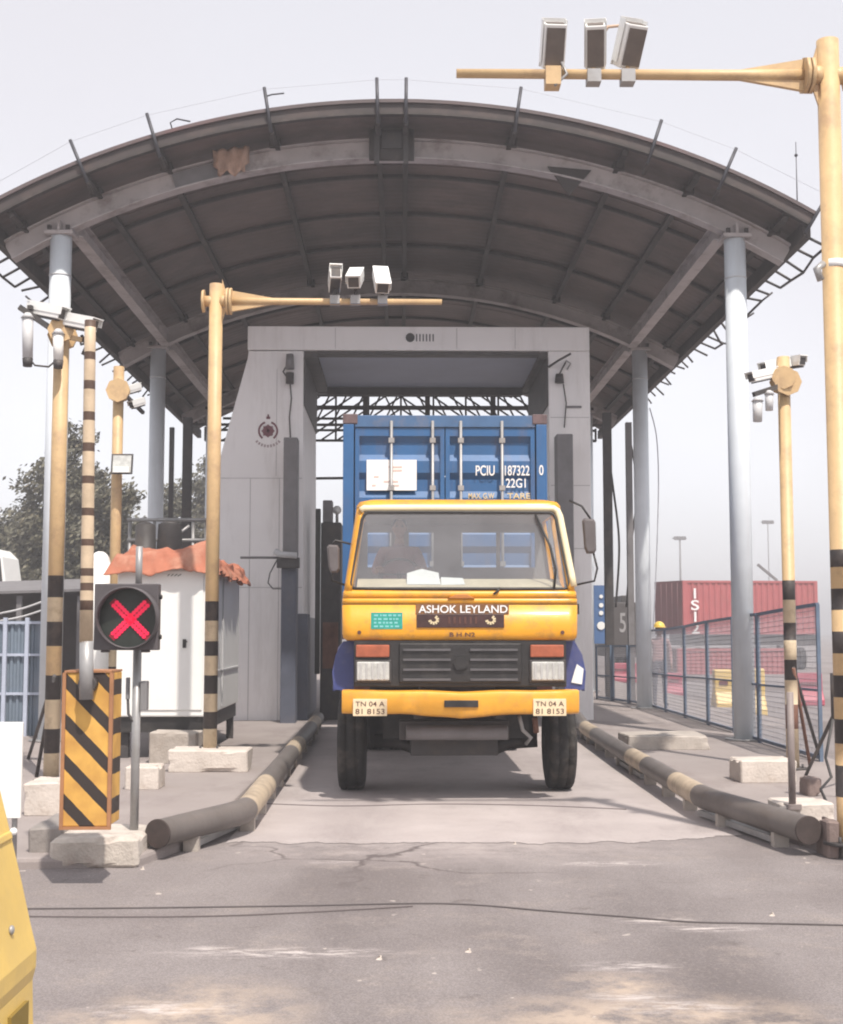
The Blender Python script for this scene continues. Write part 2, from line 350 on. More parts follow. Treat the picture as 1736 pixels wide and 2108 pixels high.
def slab_mat(name, c0, c1, stain, tracks=False):
    m = bpy.data.materials.new(name); m.use_nodes = True; t = m.node_tree; L = t.links.new
    b = t.nodes['Principled BSDF']; tc = t.nodes.new('ShaderNodeTexCoord'); co = tc.outputs['Object']
    def nz(scale, detail=8, rough=.65, sc=(1,1,1), loc=(0,0,0)):
        n = t.nodes.new('ShaderNodeTexNoise'); n.inputs['Scale'].default_value = scale; n.inputs['Detail'].default_value = detail; n.inputs['Roughness'].default_value = rough
        mp = t.nodes.new('ShaderNodeMapping'); mp.inputs['Location'].default_value = loc; mp.inputs['Scale'].default_value = sc
        L(co, mp.inputs[0]); L(mp.outputs[0], n.inputs['Vector']); return n.outputs[0]
    def rng(src, a, c, lo=0., hi=1.):
        r = t.nodes.new('ShaderNodeMapRange'); r.inputs[1].default_value = a; r.inputs[2].default_value = c; r.inputs[3].default_value = lo; r.inputs[4].default_value = hi
        L(src, r.inputs[0]); return r.outputs[0]
    def mix(f, a, c):
        x = t.nodes.new('ShaderNodeMix'); x.data_type = 'RGBA'; L(f, x.inputs[0])
        for k, s in ((6, a), (7, c)):
            if isinstance(s, tuple): x.inputs[k].default_value = (*s, 1)
            else: L(s, x.inputs[k])
        return x.outputs[2]
    col = mix(rng(nz(.9), .35, .65), c0, c1)
    col = mix(rng(nz(.8, 9, .72, (1,.45,1), (5,5,0)), .52, .68, 0, .8), col, stain)
    if tracks:                                             # rubbed-in tyre tracks along the lane
        sx = t.nodes.new('ShaderNodeSeparateXYZ'); L(co, sx.inputs[0])
        for cx in (-.36, 1.63):
            a = t.nodes.new('ShaderNodeMath'); a.operation = 'SUBTRACT'; L(sx.outputs[0], a.inputs[0]); a.inputs[1].default_value = cx
            d = t.nodes.new('ShaderNodeMath'); d.operation = 'ABSOLUTE'; L(a.outputs[0], d.inputs[0])
            e = t.nodes.new('ShaderNodeMath'); e.operation = 'MULTIPLY'; L(rng(d.outputs[0], .55, .1, 0, .7), e.inputs[0]); L(rng(nz(1.2, 6, .7, (1,.3,1), (1,9,0)), .35, .6), e.inputs[1])
            col = mix(e.outputs[0], col, stain)
    col = mix(rng(nz(60, 4, .6), .35, .75, 0, .3), col, tuple(min(1, k*1.3) for k in c1))
    L(col, b.inputs['Base Color']); b.inputs['Roughness'].default_value = .85
    bp = t.nodes.new('ShaderNodeBump'); bp.inputs['Strength'].default_value = .3; bp.inputs['Distance'].default_value = .012
    L(nz(40, 6, .7), bp.inputs['Height']); L(bp.outputs[0], b.inputs['Normal'])
    return m

# ------------------------------------------------------------------ setting
g = MB(); S = 1500
g.add([(-S,-S,0),(S,-S,0),(S,S,0),(-S,S,0)], [(0,1,2,3)], ground_mat())
tag(g.build('ground'), 'grey asphalt yard with worn patches', 'ground', kind='structure')
slab_m = slab_mat('lane_concrete', (.33,.288,.28), (.41,.365,.354), (.225,.192,.188), True)
pave_m = slab_mat('pavement_surface', (.25,.215,.205), (.30,.262,.25), (.18,.145,.14))
# lane slab: ragged front edge
pts = []
for i in range(221):
    x = -1.42+4.32*i/220
    y = G(900, 1736).y + .10*noise.noise(Vector((x*1.3, 3, 0))) + .10*noise.noise(Vector((x*5, 7, 0))) + .05*noise.noise(Vector((x*17, 1, 0))) + .03*noise.noise(Vector((x*45, 5, 0))) + max(0, x-1.9)*.35
    pts.append((x, y))
mb = MB(); n = len(pts)
mb.add([(x, y, .004) for x, y in pts]+[(2.95,60,.004),(-1.5,60,.004)], [tuple(range(n+2))], slab_m)
tag(mb.build('lane_road'), 'pale concrete lane slab under the truck', 'road', kind='structure')
ISL = .08
def island(poly, name, label):
    mb = MB(); mb.prism(poly, -.05, ISL, pave_m, 'z')
    return tag(mb.build(name, bevel=.03), label, 'pavement', kind='structure')
a = G(285,1785).xy; b_ = G(40,1790).xy
island([(b_.x-4, b_.y), (b_.x, b_.y), (a.x, a.y), (-1.62, 11.2), (-1.62, 60), (b_.x-4, 60)], 'pavement', 'brownish pavement island left of the lane')
c = G(1700,1770).xy
island([(2.95, 12.1), (c.x+.15, c.y+.1), (c.x+1.5, c.y-.2), (5.6, c.y), (5.6, 24), (7.2, 24), (7.2, 60), (3.0, 60)], 'pavement', 'brownish pavement island right of the lane')

# ------------------------------------------------------------------ the arched canopy
RR, ZAP = 12.3, 9.64; ZC = ZAP-RR; AM = math.asin(6.26/RR); Y0, Y1 = 19.7, 41.0
XC = -.03
def arc(a, r): return (XC+r*math.sin(a), ZC+r*math.cos(a))
can = thing('canopy', (XC, 20.5, 0), 'big arched steel canopy on pale round columns over the scanner lane', 'canopy')
def arc_band(mb, r0, r1, y0, y1, mat, a0=-AM, a1=AM, n=48):
    prof = [arc(a0+(a1-a0)*i/n, r1) for i in range(n+1)]+[arc(a1-(a1-a0)*i/n, r0) for i in range(n+1)]
    m = n+1; vs = []; 
    for y in (y0, y1): vs += [(p[0], y, p[1]) for p in prof]
    N = 2*m; fs = []
    for i in range(n):
        j0, j1 = N-1-i, N-2-i
        fs += [(i, i+1, j1, j0), (N+i, N+j0, N+j1, N+i+1), (i, N+i, N+i+1, i+1), (j0, j1, N+j1, N+j0)]
    fs += [(0, N-1, 2*N-1, N), (n, N+n, N+n+1, n+1)]
    return mb.add(vs, fs, mat)
def roof_sheet_mat():
    m = roofm; t = m.node_tree; L = t.links.new; b = t.nodes['Principled BSDF']
    tc = t.nodes.new('ShaderNodeTexCoord'); wv = t.nodes.new('ShaderNodeTexWave'); wv.bands_direction = 'Y'; wv.inputs['Scale'].default_value = 1.3
    L(tc.outputs['Object'], wv.inputs['Vector'])
    bp = t.nodes.new('ShaderNodeBump'); bp.inputs['Strength'].default_value = .22; bp.inputs['Distance'].default_value = .03
    L(wv.outputs[0], bp.inputs['Height']); L(bp.outputs[0], b.inputs['Normal'])
roof_sheet_mat()
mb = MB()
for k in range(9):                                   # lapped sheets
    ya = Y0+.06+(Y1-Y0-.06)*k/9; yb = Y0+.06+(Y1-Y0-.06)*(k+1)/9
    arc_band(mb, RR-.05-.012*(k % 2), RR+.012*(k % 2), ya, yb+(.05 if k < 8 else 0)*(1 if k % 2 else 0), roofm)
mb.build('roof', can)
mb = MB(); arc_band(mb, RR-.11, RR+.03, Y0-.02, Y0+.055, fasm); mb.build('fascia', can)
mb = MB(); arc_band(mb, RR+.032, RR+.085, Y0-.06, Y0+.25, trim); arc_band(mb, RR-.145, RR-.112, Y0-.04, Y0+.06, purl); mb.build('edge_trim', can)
BY = (20.5, 28.9, 37.3)
for y in BY:
    mb = MB()
    arc_band(mb, RR-.54, RR-.27, y-.03, y+.03, beam_l); arc_band(mb, RR-.565, RR-.541, y-.12, y+.12, beam_l); arc_band(mb, RR-.269, RR-.245, y-.12, y+.12, beam_l)
    mb.build('arch_beam', can)
mb = MB(); arc_band(mb, RR-.52, RR-.29, 20.44, 20.466, midgrey, -.30, -.215); mb.build('beam_splice', can)
mb = MB(); mb.box(-.50, .20, 20.30, 20.372, ZAP-.62, ZAP-.14, purl); mb.box(-.42, -.34, 20.24, 20.298, ZAP-.7, ZAP-.1, dkgrey); mb.box(.03, .11, 20.24, 20.298, ZAP-.7, ZAP-.1, dkgrey); mb.box(-.30, .0, 20.27, 20.298, ZAP-.45, ZAP-.2, dkgrey); mb.build('ridge_bracket', can)
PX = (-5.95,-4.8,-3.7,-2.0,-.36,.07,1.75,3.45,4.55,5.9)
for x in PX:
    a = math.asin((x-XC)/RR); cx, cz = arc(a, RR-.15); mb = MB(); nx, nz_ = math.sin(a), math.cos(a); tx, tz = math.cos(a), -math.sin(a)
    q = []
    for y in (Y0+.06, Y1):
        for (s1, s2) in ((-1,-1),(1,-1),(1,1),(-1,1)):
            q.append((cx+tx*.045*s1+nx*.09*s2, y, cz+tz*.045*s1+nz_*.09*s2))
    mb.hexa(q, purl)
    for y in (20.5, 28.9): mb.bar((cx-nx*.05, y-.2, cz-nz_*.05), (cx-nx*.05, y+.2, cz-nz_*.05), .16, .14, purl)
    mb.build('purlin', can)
# thin cross strips below the sheet
for y in (22.6, 24.7, 26.8, 31, 33.1, 35.2):
    mb = MB(); arc_band(mb, RR-.12, RR-.066, y-.04, y+.04, purl); mb.build('ceiling_batten', can)
# radial rods on the front edge and the guy wire joining them
tips = []
for x in PX[1:]:
    a = math.asin((x-XC)/RR)+(.03 if x > 3 else 0)
    mb = MB(); p0 = arc(a, RR-.30); p1 = arc(a, RR+.40)
    mb.cyl((p0[0], Y0-.07, p0[1]), (p1[0], Y0-.09, p1[1]), .026, None, rodgrey, 8)
    mb.bar((p0[0], Y0-.07, p0[1]), (p0[0], Y0+.25, p0[1]-.05), .05, .05, purl)
    mb.build('edge_rod', can); tips.append((p1[0], Y0-.09, p1[1]-.03))
tips = [(-6.3, Y0, tips[0][2]-.75)]+tips
mb = MB(); mb.tube(tips, .0025, mesh_w, 5); mb.build('guy_wire', can)
p = arc(math.asin(-3.35/RR), RR)
mb = MB(); mb.tube([(p[0]-.05, Y0+.1, p[1]), (p[0]-.1, Y0, p[1]+.18), (p[0]+.0, Y0, p[1]+.24), (p[0]+.2, Y0, p[1]+.2)], .012, rodgrey, 6); mb.build('bent_wire', can)
p = tips[3]
mb = MB(); mb.tube([(p[0], p[1], p[2]-.12), (p[0]+.12, p[1], p[2]-.08), (p[0]+.3, p[1], p[2]-.06)], .012, rodgrey, 6); mb.build('bent_wire', can)
p = P(1641, 385, 20.9); tz = P(1641, 292, 20.9).z; mb = MB(); mb.cyl((p.x, 20.9, arc(math.asin((p.x-XC)/RR), RR-.05)[1]), (p.x, 20.9, tz), .014, .006, rodgrey, 6); mb.sphere((p.x, 20.9, tz-.22), .028, rodgrey); mb.build('aerial', can)
# columns
for i, y in enumerate(BY):
    for s in (-1, 1):
        x = XC+5.25*s; zt = arc(math.asin(5.25/RR), RR-.575)[1]
        mb = MB(); mb.cyl((x,y,ISL), (x,y,zt-.12), .165, None, colm, 28); mb.cyl((x,y,ISL), (x,y,ISL+.03), .3, None, galv, 20)
        mb.cyl((x,y,zt-.75), (x,y,zt-.73), .172, None, ltgrey, 28)
        mb.build('column', can)
        mb = MB(); mb.box(x-.22, x+.22, y-.2, y+.2, zt-.118, zt-.06, beam_l); mb.box(x-.02, x+.02, y-.19, y+.19, zt-.06, zt+.1, beam_l)
        for q in (-.14, .14): mb.box(x+q-.03, x+q+.03, y-.2, y-.15, zt-.06, zt+.02, purl)
        mb.build('column_head', can, .004)
for s in (-1, 1):                                    # longitudinal beams on the column lines
    x = XC+5.05*s; z = arc(math.asin(5.05/RR), RR-.60)[1]
    for (ya, yb) in ((20.65, 28.7), (29.1, 37.1)):
        mb = MB(); mb.box(x-.1, x+.1, ya, yb, z-.14, z-.12, beam_l); mb.box(x-.012, x+.012, ya, yb, z-.12, z+.12, beam_l); mb.box(x-.1, x+.1, ya, yb, z+.12, z+.14, beam_l)
        mb.build('side_beam', can)
    ex, ez = arc(AM*s, RR-.2)
    mb = MB(); mb.box(ex-.06, ex+.06, Y0+.06, Y1, ez-.12, ez+.12, purl); mb.build('eave_beam', can)
    # ladder-like gutter brackets hanging off the eave, several bent
    rr = random.Random(3+s); k = 0; y = 19.9; outer = []
    while y < 36:
        ln = .27+.05*rr.random(); dz = -.20-.08*rr.random()
        if 5 <= k: ln *= rr.choice((.5,.8,1.1)); dz += rr.uniform(-.1,.15)
        p0 = Vector((ex+s*.05, y, ez-.06)); p1 = Vector((ex+s*(.05+ln), y+rr.uniform(-.05,.05), ez+dz))
        mb = MB(); mb.cyl(p0, p1, .022, None, dkgrey, 6)
        if k in (6, 8, 9, 11): mb.cyl(p1, p1+Vector((s*rr.uniform(.1,.35), 0, rr.uniform(-.1,.2))), .02, None, dkgrey, 6)
        mb.build('gutter_bracket', can); outer.append(p1); k += 1; y += .62
    for (i0, i1) in ((0,2),(2,4),(6,7),(8,9),(10,12)):
        mb = MB(); mb.tube([outer[i] for i in range(i0, i1+1)], .022, dkgrey, 6); mb.build('gutter_rail', can)
# lattice gable at the far end
mb = MB(); ZB = 7.55; Yg = Y1-.12
def ztop(x): return ZC+math.sqrt((RR-.1)**2-(x-XC)**2)
for z in (ZB, ZB+.32, ZB+.68, ZB+1.05, ZB+1.4):
    hx = min(6.0, math.sqrt(max(.01, (RR-.12)**2-(z-ZC)**2)))
    mb.bar((-hx, Yg, z), (hx, Yg, z), .06, .07, dkgrey)
x = -6.0
while x < 6.01:
    mb.bar((x, Yg+.07, ZB), (x, Yg+.07, max(ZB+.1, ztop(x))), .06, .06, dkgrey)
    if x < 5.9:
        s1 = 1 if x < -.1 else -1
        for z in (ZB, ZB+.34, ZB+.68, ZB+1.05):
            for o_ in (0, .5):
                a0, a1 = (x+o_, x+o_+.5)
                p0, p1 = ((a0, z), (a1, z+.34)) if s1 > 0 else ((a0, z+.34), (a1, z))
                if max(p0[1], p1[1]) < ztop(max(abs(a0), abs(a1)))+.1: mb.bar((p0[0], Yg+.13, p0[1]), (p1[0], Yg+.13, p1[1]), .05, .05, dkgrey)
    x += 1.0
mb.build('gable_truss', can)
mb = MB()
for z in (ZB-.02, ZB+.45, ZB+.9):
    mb.bar((-5.9, 37.6, z), (5.9, 37.6, z), .08, .07, dkgrey)
for i in range(24): 
    x0 = -5.8+i*.48; mb.bar((x0, 37.68, ZB), (x0+.45*(1 if i < 12 else -1), 37.68, ZB+.9), .05, .045, dkgrey)
for x in (-3.2, -1.0, .75, 2.6): mb.bar((x, 37.5, ZB-.05), (x, 37.5, ztop(x)-.3), .14, .14, dkgrey)
mb.build('tie_truss', can)
# dangling triangular plate
mb = MB(); q0 = P(1128, 342, 20.42); q1 = P(1218, 350, 20.42); q2 = P(1172, 402, 20.42)
mb.add([q0,q1,q2,q0+Vector((0,.03,0)),q1+Vector((0,.03,0)),q2+Vector((0,.03,0))], [(0,1,2),(5,4,3),(0,3,4,1),(1,4,5,2),(2,5,3,0)], purl); mb.build('gusset_plate', can)
# tan rag
mb = MB(); NX = 10; vs = []
rg = random.Random(5)
for j in range(9):
    for i in range(NX+1):
        p = P(438+75*i/NX, 300+52*j/8+(6*math.sin(i*1.3) if j == 8 else 0)+8*(1-i/NX), 20.3); p.y += .05*math.sin(i*1.9+j*.4)+.02*rg.random(); 
        if j > 5 and (i < 2 or i > 8): p.x += .07*(1 if i < 2 else -1)
        vs.append(p)
mb.add(vs, [(j*(NX+1)+i, j*(NX+1)+i+1, (j+1)*(NX+1)+i+1, (j+1)*(NX+1)+i) for j in range(8) for i in range(NX)], M('tan_cloth', (.42,.27,.20), .9, 0, .25, 5, .1), True)
o = mb.build('cloth_rag', origin=P(475, 350, 20.3)); sm = o.modifiers.new('solid', 'SOLIDIFY'); sm.thickness = .012
tag(o, 'small tan rag caught on the arched beam under the canopy front', 'rag')
# loose cables hanging by the right columns
def cable(pts, r, label, name='cable', mat=black, n=6, group=None):
    # smooth by catmull-rom
    P_ = [Vector(p) for p in pts]; out = []
    for i in range(len(P_)-1):
        a0 = P_[max(i-1,0)]; a1 = P_[i]; a2 = P_[i+1]; a3 = P_[min(i+2, len(P_)-1)]
        for k in range(8):
            t = k/8; out.append(.5*((2*a1)+(a2-a0)*t+(2*a0-5*a1+4*a2-a3)*t*t+(3*a1-a0-3*a2+a3)*t**3))
    out.append(P_[-1]); mb = MB(); mb.tube(out, r, mat, n)
    o = mb.build(name, origin=P_[0]); return tag(o, label, 'cable', group)
cable([P(1338,840,28.6), P(1352,900,28.5), P(1356,1000,28.5), P(1352,1150,28.5), P(1345,1300,28.5)], .012, 'thin grey cable looping off the second column on the right', mat=mesh_w)
cable([P(1245,880,34), P(1262,1000,34), P(1275,1120,34), P(1268,1250,34)], .03, 'dark cable sagging beside the portal, nearest its white right leg')
cable([P(1290,870,33), P(1312,1000,33), P(1300,1120,33), P(1290,1250,33)], .03, 'dark cable sagging close to the second right column')

# extra dark steel posts beyond the portal
def steel_post(u, v0, v1, Y, w_, label, mat=dkgrey):
    b = P(u, v1, Y); t = P(u, v0, Y); b.z = max(b.z, .0)
    mb = MB(); x = b.x; mb.box(x-w_/2, x+w_/2, Y-.01, Y+.01, 0, t.z, mat); mb.box(x-w_/2, x+w_/2, Y-w_/2, Y-w_/2+.02, 0, t.z, mat); mb.box(x-w_/2, x+w_/2, Y+w_/2-.02, Y+w_/2, 0, t.z, mat); mb.box(x-w_*.9, x+w_*.9, Y-w_*.9, Y+w_*.9, -.02, .02, mat)
    return tag(mb.build('steel_post', origin=(x, Y, 0)), label, 'post', 'steel posts under the canopy')
steel_post(1257, 850, 1460, 33, .2, 'dark steel post between the white portal leg and the second right column')
steel_post(1302, 870, 1460, 31.5, .14, 'thin grey post close to the second right column', midgrey)
steel_post(378, 860, 1450, 34, .22, 'dark steel post left of the portal behind the cabin')
steel_post(345, 880, 1450, 36, .12, 'thin dark post beside the second left column')

# ------------------------------------------------------------------ scanner portal
YP = 25.2; YB = 29.0
por = thing('scanner_portal', (.45, YP, 0), 'white painted portal frame around the lane with a maroon emblem on its left leg', 'portal')
def px(u, v, Y=YP): p = P(u, v, Y); return (p.x, p.z)
L0 = [px(512,722), px(510,737), px(441,985), (px(438,1500)[0], .0), (px(624,1500)[0], .0), px(625,722)]
mb = MB(); mb.prism(L0, YP, YB, portal_m); mb.build('left_leg', por, .015)
xr0, xr1 = px(1129,722)[0], px(1214,722)[0]; zl0, zl1 = px(800,721)[1], px(800,672)[1]
mb = MB(); mb.box(xr0, xr1, YP, YB, 0, zl0-.004, portal_m); mb.build('right_leg', por, .015)
mb = MB(); mb.box(px(510,700)[0], xr1, YP-.004, YB, zl0, zl1, portal_m); mb.build('lintel', por, .015)
xl = px(625,722)[0]
mb = MB(); mb.box(xl+.26, xr0-.16, YP+.35, YB-.1, zl0-.03, zl0-.004, soff); mb.build('soffit_panel', por)
mb = MB(); mb.box(xl+.004, xl+.26, YP+.1, YB-.05, zl0-.13, zl0-.004, dkgrey); mb.box(xr0-.16, xr0-.004, YP+.1, YB-.05, zl0-.13, zl0-.004, dkgrey); mb.box(xl+.26, xr0-.16, YP+.06, YP+.34, zl0-.07, zl0-.004, dkgrey); mb.box(xl+.26, xr0-.16, YB-.1, YB-.02, zl0-.2, zl0-.004, dkgrey)
mb.build('soffit_frame', por)
mb = MB(); mb.box(xl+.004, xl+.03, YP+.02, YB-.02, zl0-1.05, zl0-.135, dkgrey); mb.build('inner_cladding', por); mb = MB(); mb.box(xr0-.03, xr0-.004, YP+.02, YB-.02, zl0-1.05, zl0-.135, dkgrey); mb.build('inner_cladding', por)
mb = MB(); mb.box(xl-.24, xl+.12, YP-.05, YP+.6, 0, 2.05, post_blue); mb.box(xl+.004, xl+.06, YP+.604, YB-.02, 0, 2.0, post_blue); mb.build('lower_skirt', por, .02)
# panel joints on the left leg, seams
mb = MB()
for v in (985, 1210): mb.box(px(441,v)[0]+.05, px(624,v)[0]-.02, YP-.006, YP+.01, px(500,v)[1], px(500,v)[1]+.012, M('joint_grey', (.50,.48,.475), .7))
for u in (515, 575):
    q = px(u, 985); mb.box(q[0], q[0]+.012, YP-.006, YP+.01, px(u,1490)[1], q[1], M('joint_grey', (.50,.48,.475), .7))
q = px(570, 760); mb.box(q[0], q[0]+.01, YP-.006, YP+.01, px(570,980)[1], q[1], M('joint_grey', (.50,.48,.475), .7))
for v in (860, 1000, 1130):
    mb.box(xr0+.03, xr1-.02, YP-.006, YP+.01, px(1200,v)[1], px(1200,v)[1]+.012, M('joint_grey', (.50,.48,.475), .7))
for u in (690, 940, 1060): mb.box(px(u,700)[0], px(u,700)[0]+.012, YP-.010, YP+.01, zl0+.03, zl1-.03, M('joint_grey', (.50,.48,.475), .7))
mb.build('panel_joint', por)
mb = MB()
mb.tube([P(597,785,YP-.05), P(600,820,YP-.04), P(596,860,YP-.04), P(598,900,YP-.04)], .014, dkgrey, 6); mb.build('wall_cable', por)
mb = MB(); mb.tube([P(1160,790,YP-.05), P(1166,830,YP-.04), P(1162,880,YP-.04)], .012, dkgrey, 6); mb.build('wall_cable', por)
# emblem
ec = P(552, 887, YP-.008); mb = MB()
def ring(mb, c, r0, r1, a0, a1, y, th, mat, n=28):
    vs = []
    for i in range(n+1):
        a = a0+(a1-a0)*i/n
        for r in (r0, r1):
            vs += [(c.x+r*math.sin(a), y, c.z+r*math.cos(a)), (c.x+r*math.sin(a), y-th, c.z+r*math.cos(a))]
    fs = []
    for i in range(n):
        k = 4*i; fs += [(k+1,k+3,k+7,k+5),(k,k+1,k+5,k+4),(k+2,k+6,k+7,k+3)]
    mb.add(vs, fs, mat)
for sgn in (-1, 1): ring(mb, ec, .155, .19, sgn*.35, sgn*2.5, YP-.002, .01, maroon)
ring(mb, ec, .001, .105, 0, 2*math.pi, YP-.002, .01, maroon)
for k in range(4): mb.obox((ec.x, YP-.009, ec.z), (.03, .02, .24), maroon, (0, R(45*k), 0))
mb.obox((ec.x, YP-.008, ec.z+.25), (.07,.012,.045), maroon); mb.obox((ec.x, YP-.008, ec.z+.29), (.03,.012,.05), maroon)
mb.build('emblem', por)
mb = MB()
for k in range(-4, 5):
    a = math.pi+k*.2; mb.obox((ec.x+.29*math.sin(a), YP-.006, ec.z+.29*math.cos(a)), (.035,.008,.05), M('faint_lettering', (.42,.34,.35), .6), (0, a, 0))
mb.build('emblem_lettering', por)
# maker mark on the lintel
mk = P(862, 695, YP-.01); mb = MB(); mb.cyl((mk.x-.16, YP-.03, mk.z), (mk.x-.16, YP-.004, mk.z), .085, None, black, 20)
mb.build('lintel_disc', por)
# devices
def dome(u, v, name='wall_camera'):
    p = P(u, v, YP-.12); mb = MB()
    mb.box(p.x-.05, p.x+.05, YP-.1, YP-.006, p.z+.16, p.z+.3, dkgrey); mb.cyl((p.x, YP-.14, p.z+.02), (p.x, YP-.14, p.z+.3), .085, .07, midgrey, 14)
    mb.cyl((p.x+.0, YP-.13, p.z-.26), (p.x+.0, YP-.13, p.z-.05), .075, .08, dkgrey, 14); mb.tube([(p.x-.06, YP-.1, p.z+.1), (p.x-.13, YP-.08, p.z-.02), (p.x-.05, YP-.1, p.z-.14)], .015, dkgrey, 6)
    mb.build(name, por)
dome(597, 762)
p = P(1155, 752, YP-.1); mb = MB()
mb.tube([P(1130,755,YP-.01), P(1150,742,YP-.3), P(1175,728,YP-.5)], .022, dkgrey, 8); mb.tube([P(1168,760,YP-.02), P(1175,748,YP-.1), P(1165,742,YP-.15)], .016, galv, 6); mb.cyl(P(1152,770,YP-.12), P(1152,788,YP-.12), .07, .09, dkgrey, 12); mb.cyl(P(1152,770,YP-.12), P(1165,745,YP-.02), .015, None, dkgrey, 6)
mb.build('wall_lamp', por)
mb = MB(); q = P(1182, 838, YP); mb.box(q.x-.14, q.x+.14, YP-.03, YP-.003, q.z-.02, q.z+.02, midgrey); mb.build('name_strip', por)
# detector posts in front of both legs
def detector(u0, u1, v0, v1, Y, label, low=None):
    a = P(u0, v0, Y); c = P(u1, v0, Y); zt = a.z; zm = P(u0, v1, Y).z
    t = thing('detector_post', ((a.x+c.x)/2, Y, ISL), label, 'post', 'detector posts at the portal')
    mb = MB(); mb.box(a.x, c.x, Y, Y+.4, zm, zt, midgrey); mb.build('upper_casing', t, .02)
    mb = MB(); mb.box(a.x-.02, c.x+.0, Y-.02, Y+.42, 0, zm-.004, low or post_blue); mb.box(a.x-.1, c.x+.1, Y-.08, Y+.5, 0, .05, dkgrey); mb.build('lower_casing', t, .02)
    mb = MB(); mb.box(a.x-.09, c.x+.06, Y-.16, Y-.024, zm-.22, zm-.03, dkgrey); mb.tube([(a.x-.12, Y-.16, zm+.08), (a.x-.02, Y-.2, zm+.02), (c.x+.02, Y-.2, zm)], .06, ltgrey, 10); mb.build('warning_lamp', t, .01)
    return t
t = detector(584, 613, 900, 1145, 24.4, 'tall grey and blue detector post in front of the portal leg with the emblem')
p = P(575, 1148, 24.5)
mb = MB(); mb.cyl(P(495,1148,24.5), P(583,1148,24.5), .022, None, midgrey, 8); mb.build('cross_pipe', t)
mb = MB(); mb.tube([P(572,1150,24.35), P(556,1180,24.3), P(552,1200,24.3), P(562,1212,24.35), P(580,1212,24.4)], .012, dkgrey, 6); mb.build('cable_loop', t)
detector(1146, 1180, 893, 1240, 24.4, 'grey detector post half hidden behind the truck cab on its right side', midgrey)
# inner machinery left of the truck
t = thing('machine_cabinet', P(676, 1480, 26.4).xy.to_3d(), 'tall dark machine cabinet inside the portal between its left wall and the truck', 'cabinet')
a, c = P(661, 1075, 26.4), P(703, 1075, 26.4)
mb = MB(); mb.box(a.x, c.x, 26.4, 27.1, 0, a.z, dkgrey); mb.build('casing', t, .03)
q = P(672, 1030, 26.5); mb = MB(); mb.box(a.x+.03, a.x+.22, 26.45, 26.8, a.z, q.z, midgrey); mb.build('top_box', t, .02)
q0 = P(650,1047,26.2); q1 = P(660,1047,26.2); mb = MB(); mb.box(q0.x, q1.x, 26.2, 26.36, .9, q0.z, black); mb.build('side_rail', t, .01)
mb = MB(); mb.sphere(P(694,1050,26.9), .09, bright); mb.cyl(P(694,1075,26.9), P(694,1054,26.9), .03, None, galv, 8); mb.build('beacon', t)
mb = MB(); mb.box(a.x+.05, c.x-.05, 26.37, 26.398, 1.0, 1.9, rust); mb.build('access_panel', t)
q0, q1 = P(606,985,33), P(710,985,33)
mb = MB(); mb.bar(P(640,985,34), P(720,984,34), .08, .06, dkgrey); mb.bar((P(640,985,34).x, 34, 0), P(640,984,34), .1, .1, dkgrey); 
mb.bar((P(720,985,34).x, 34, 0), P(720,984,34), .1, .1, dkgrey); tag(mb.build('goalpost_frame', origin=(P(680,985,34).x, 34, 0)), 'thin dark goalpost bar seen past the portal left of the blue container', 'frame')

# ------------------------------------------------------------------ text helper
def text(name, s, parent, mat, x0, x1, z0, z1, y, th=.004, bold=0.0, yfun=None):
    cu = bpy.data.curves.new('t', 'FONT'); cu.body = s; cu.extrude = 0; cu.offset = bold
    to = bpy.data.objects.new('t', cu); COL.objects.link(to)
    dg = bpy.context.evaluated_depsgraph_get(); me = bpy.data.meshes.new_from_object(to.evaluated_get(dg))
    bpy.data.objects.remove(to)
    vs = [v.co.copy() for v in me.vertices]; ax = min(v.x for v in vs); bx = max(v.x for v in vs); ay = min(v.y for v in vs); by = max(v.y for v in vs)
    if yfun is None: yfun = lambda z: y
    mb = MB(); q = [(x0+(v.x-ax)/(bx-ax)*(x1-x0), yfun(z0+(v.y-ay)/(by-ay)*(z1-z0)), z0+(v.y-ay)/(by-ay)*(z1-z0)) for v in vs]
    polys = [tuple(p.vertices) for p in me.polygons]
    q2 = [(a_, b_-th, c_) for a_, b_, c_ in q]; k = len(q)
    cnt = {}
    for p in polys:
        for i in range(len(p)):
            e = (p[i], p[(i+1) % len(p)]); cnt[e] = 1
    side = [(a_, b_, b_+k, a_+k) for (a_, b_) in cnt if (b_, a_) not in cnt]
    mb.add(q+q2, [tuple(i+k for i in p) for p in polys]+side, mat)
    bpy.data.meshes.remove(me)
    return mb.build(name, parent)

text('lintel_lettering', 'IIIIII', por, M('grey_lettering', (.10,.09,.095), .6), mk.x-.05, mk.x+.29, mk.z-.07, mk.z+.07, YP-.006)

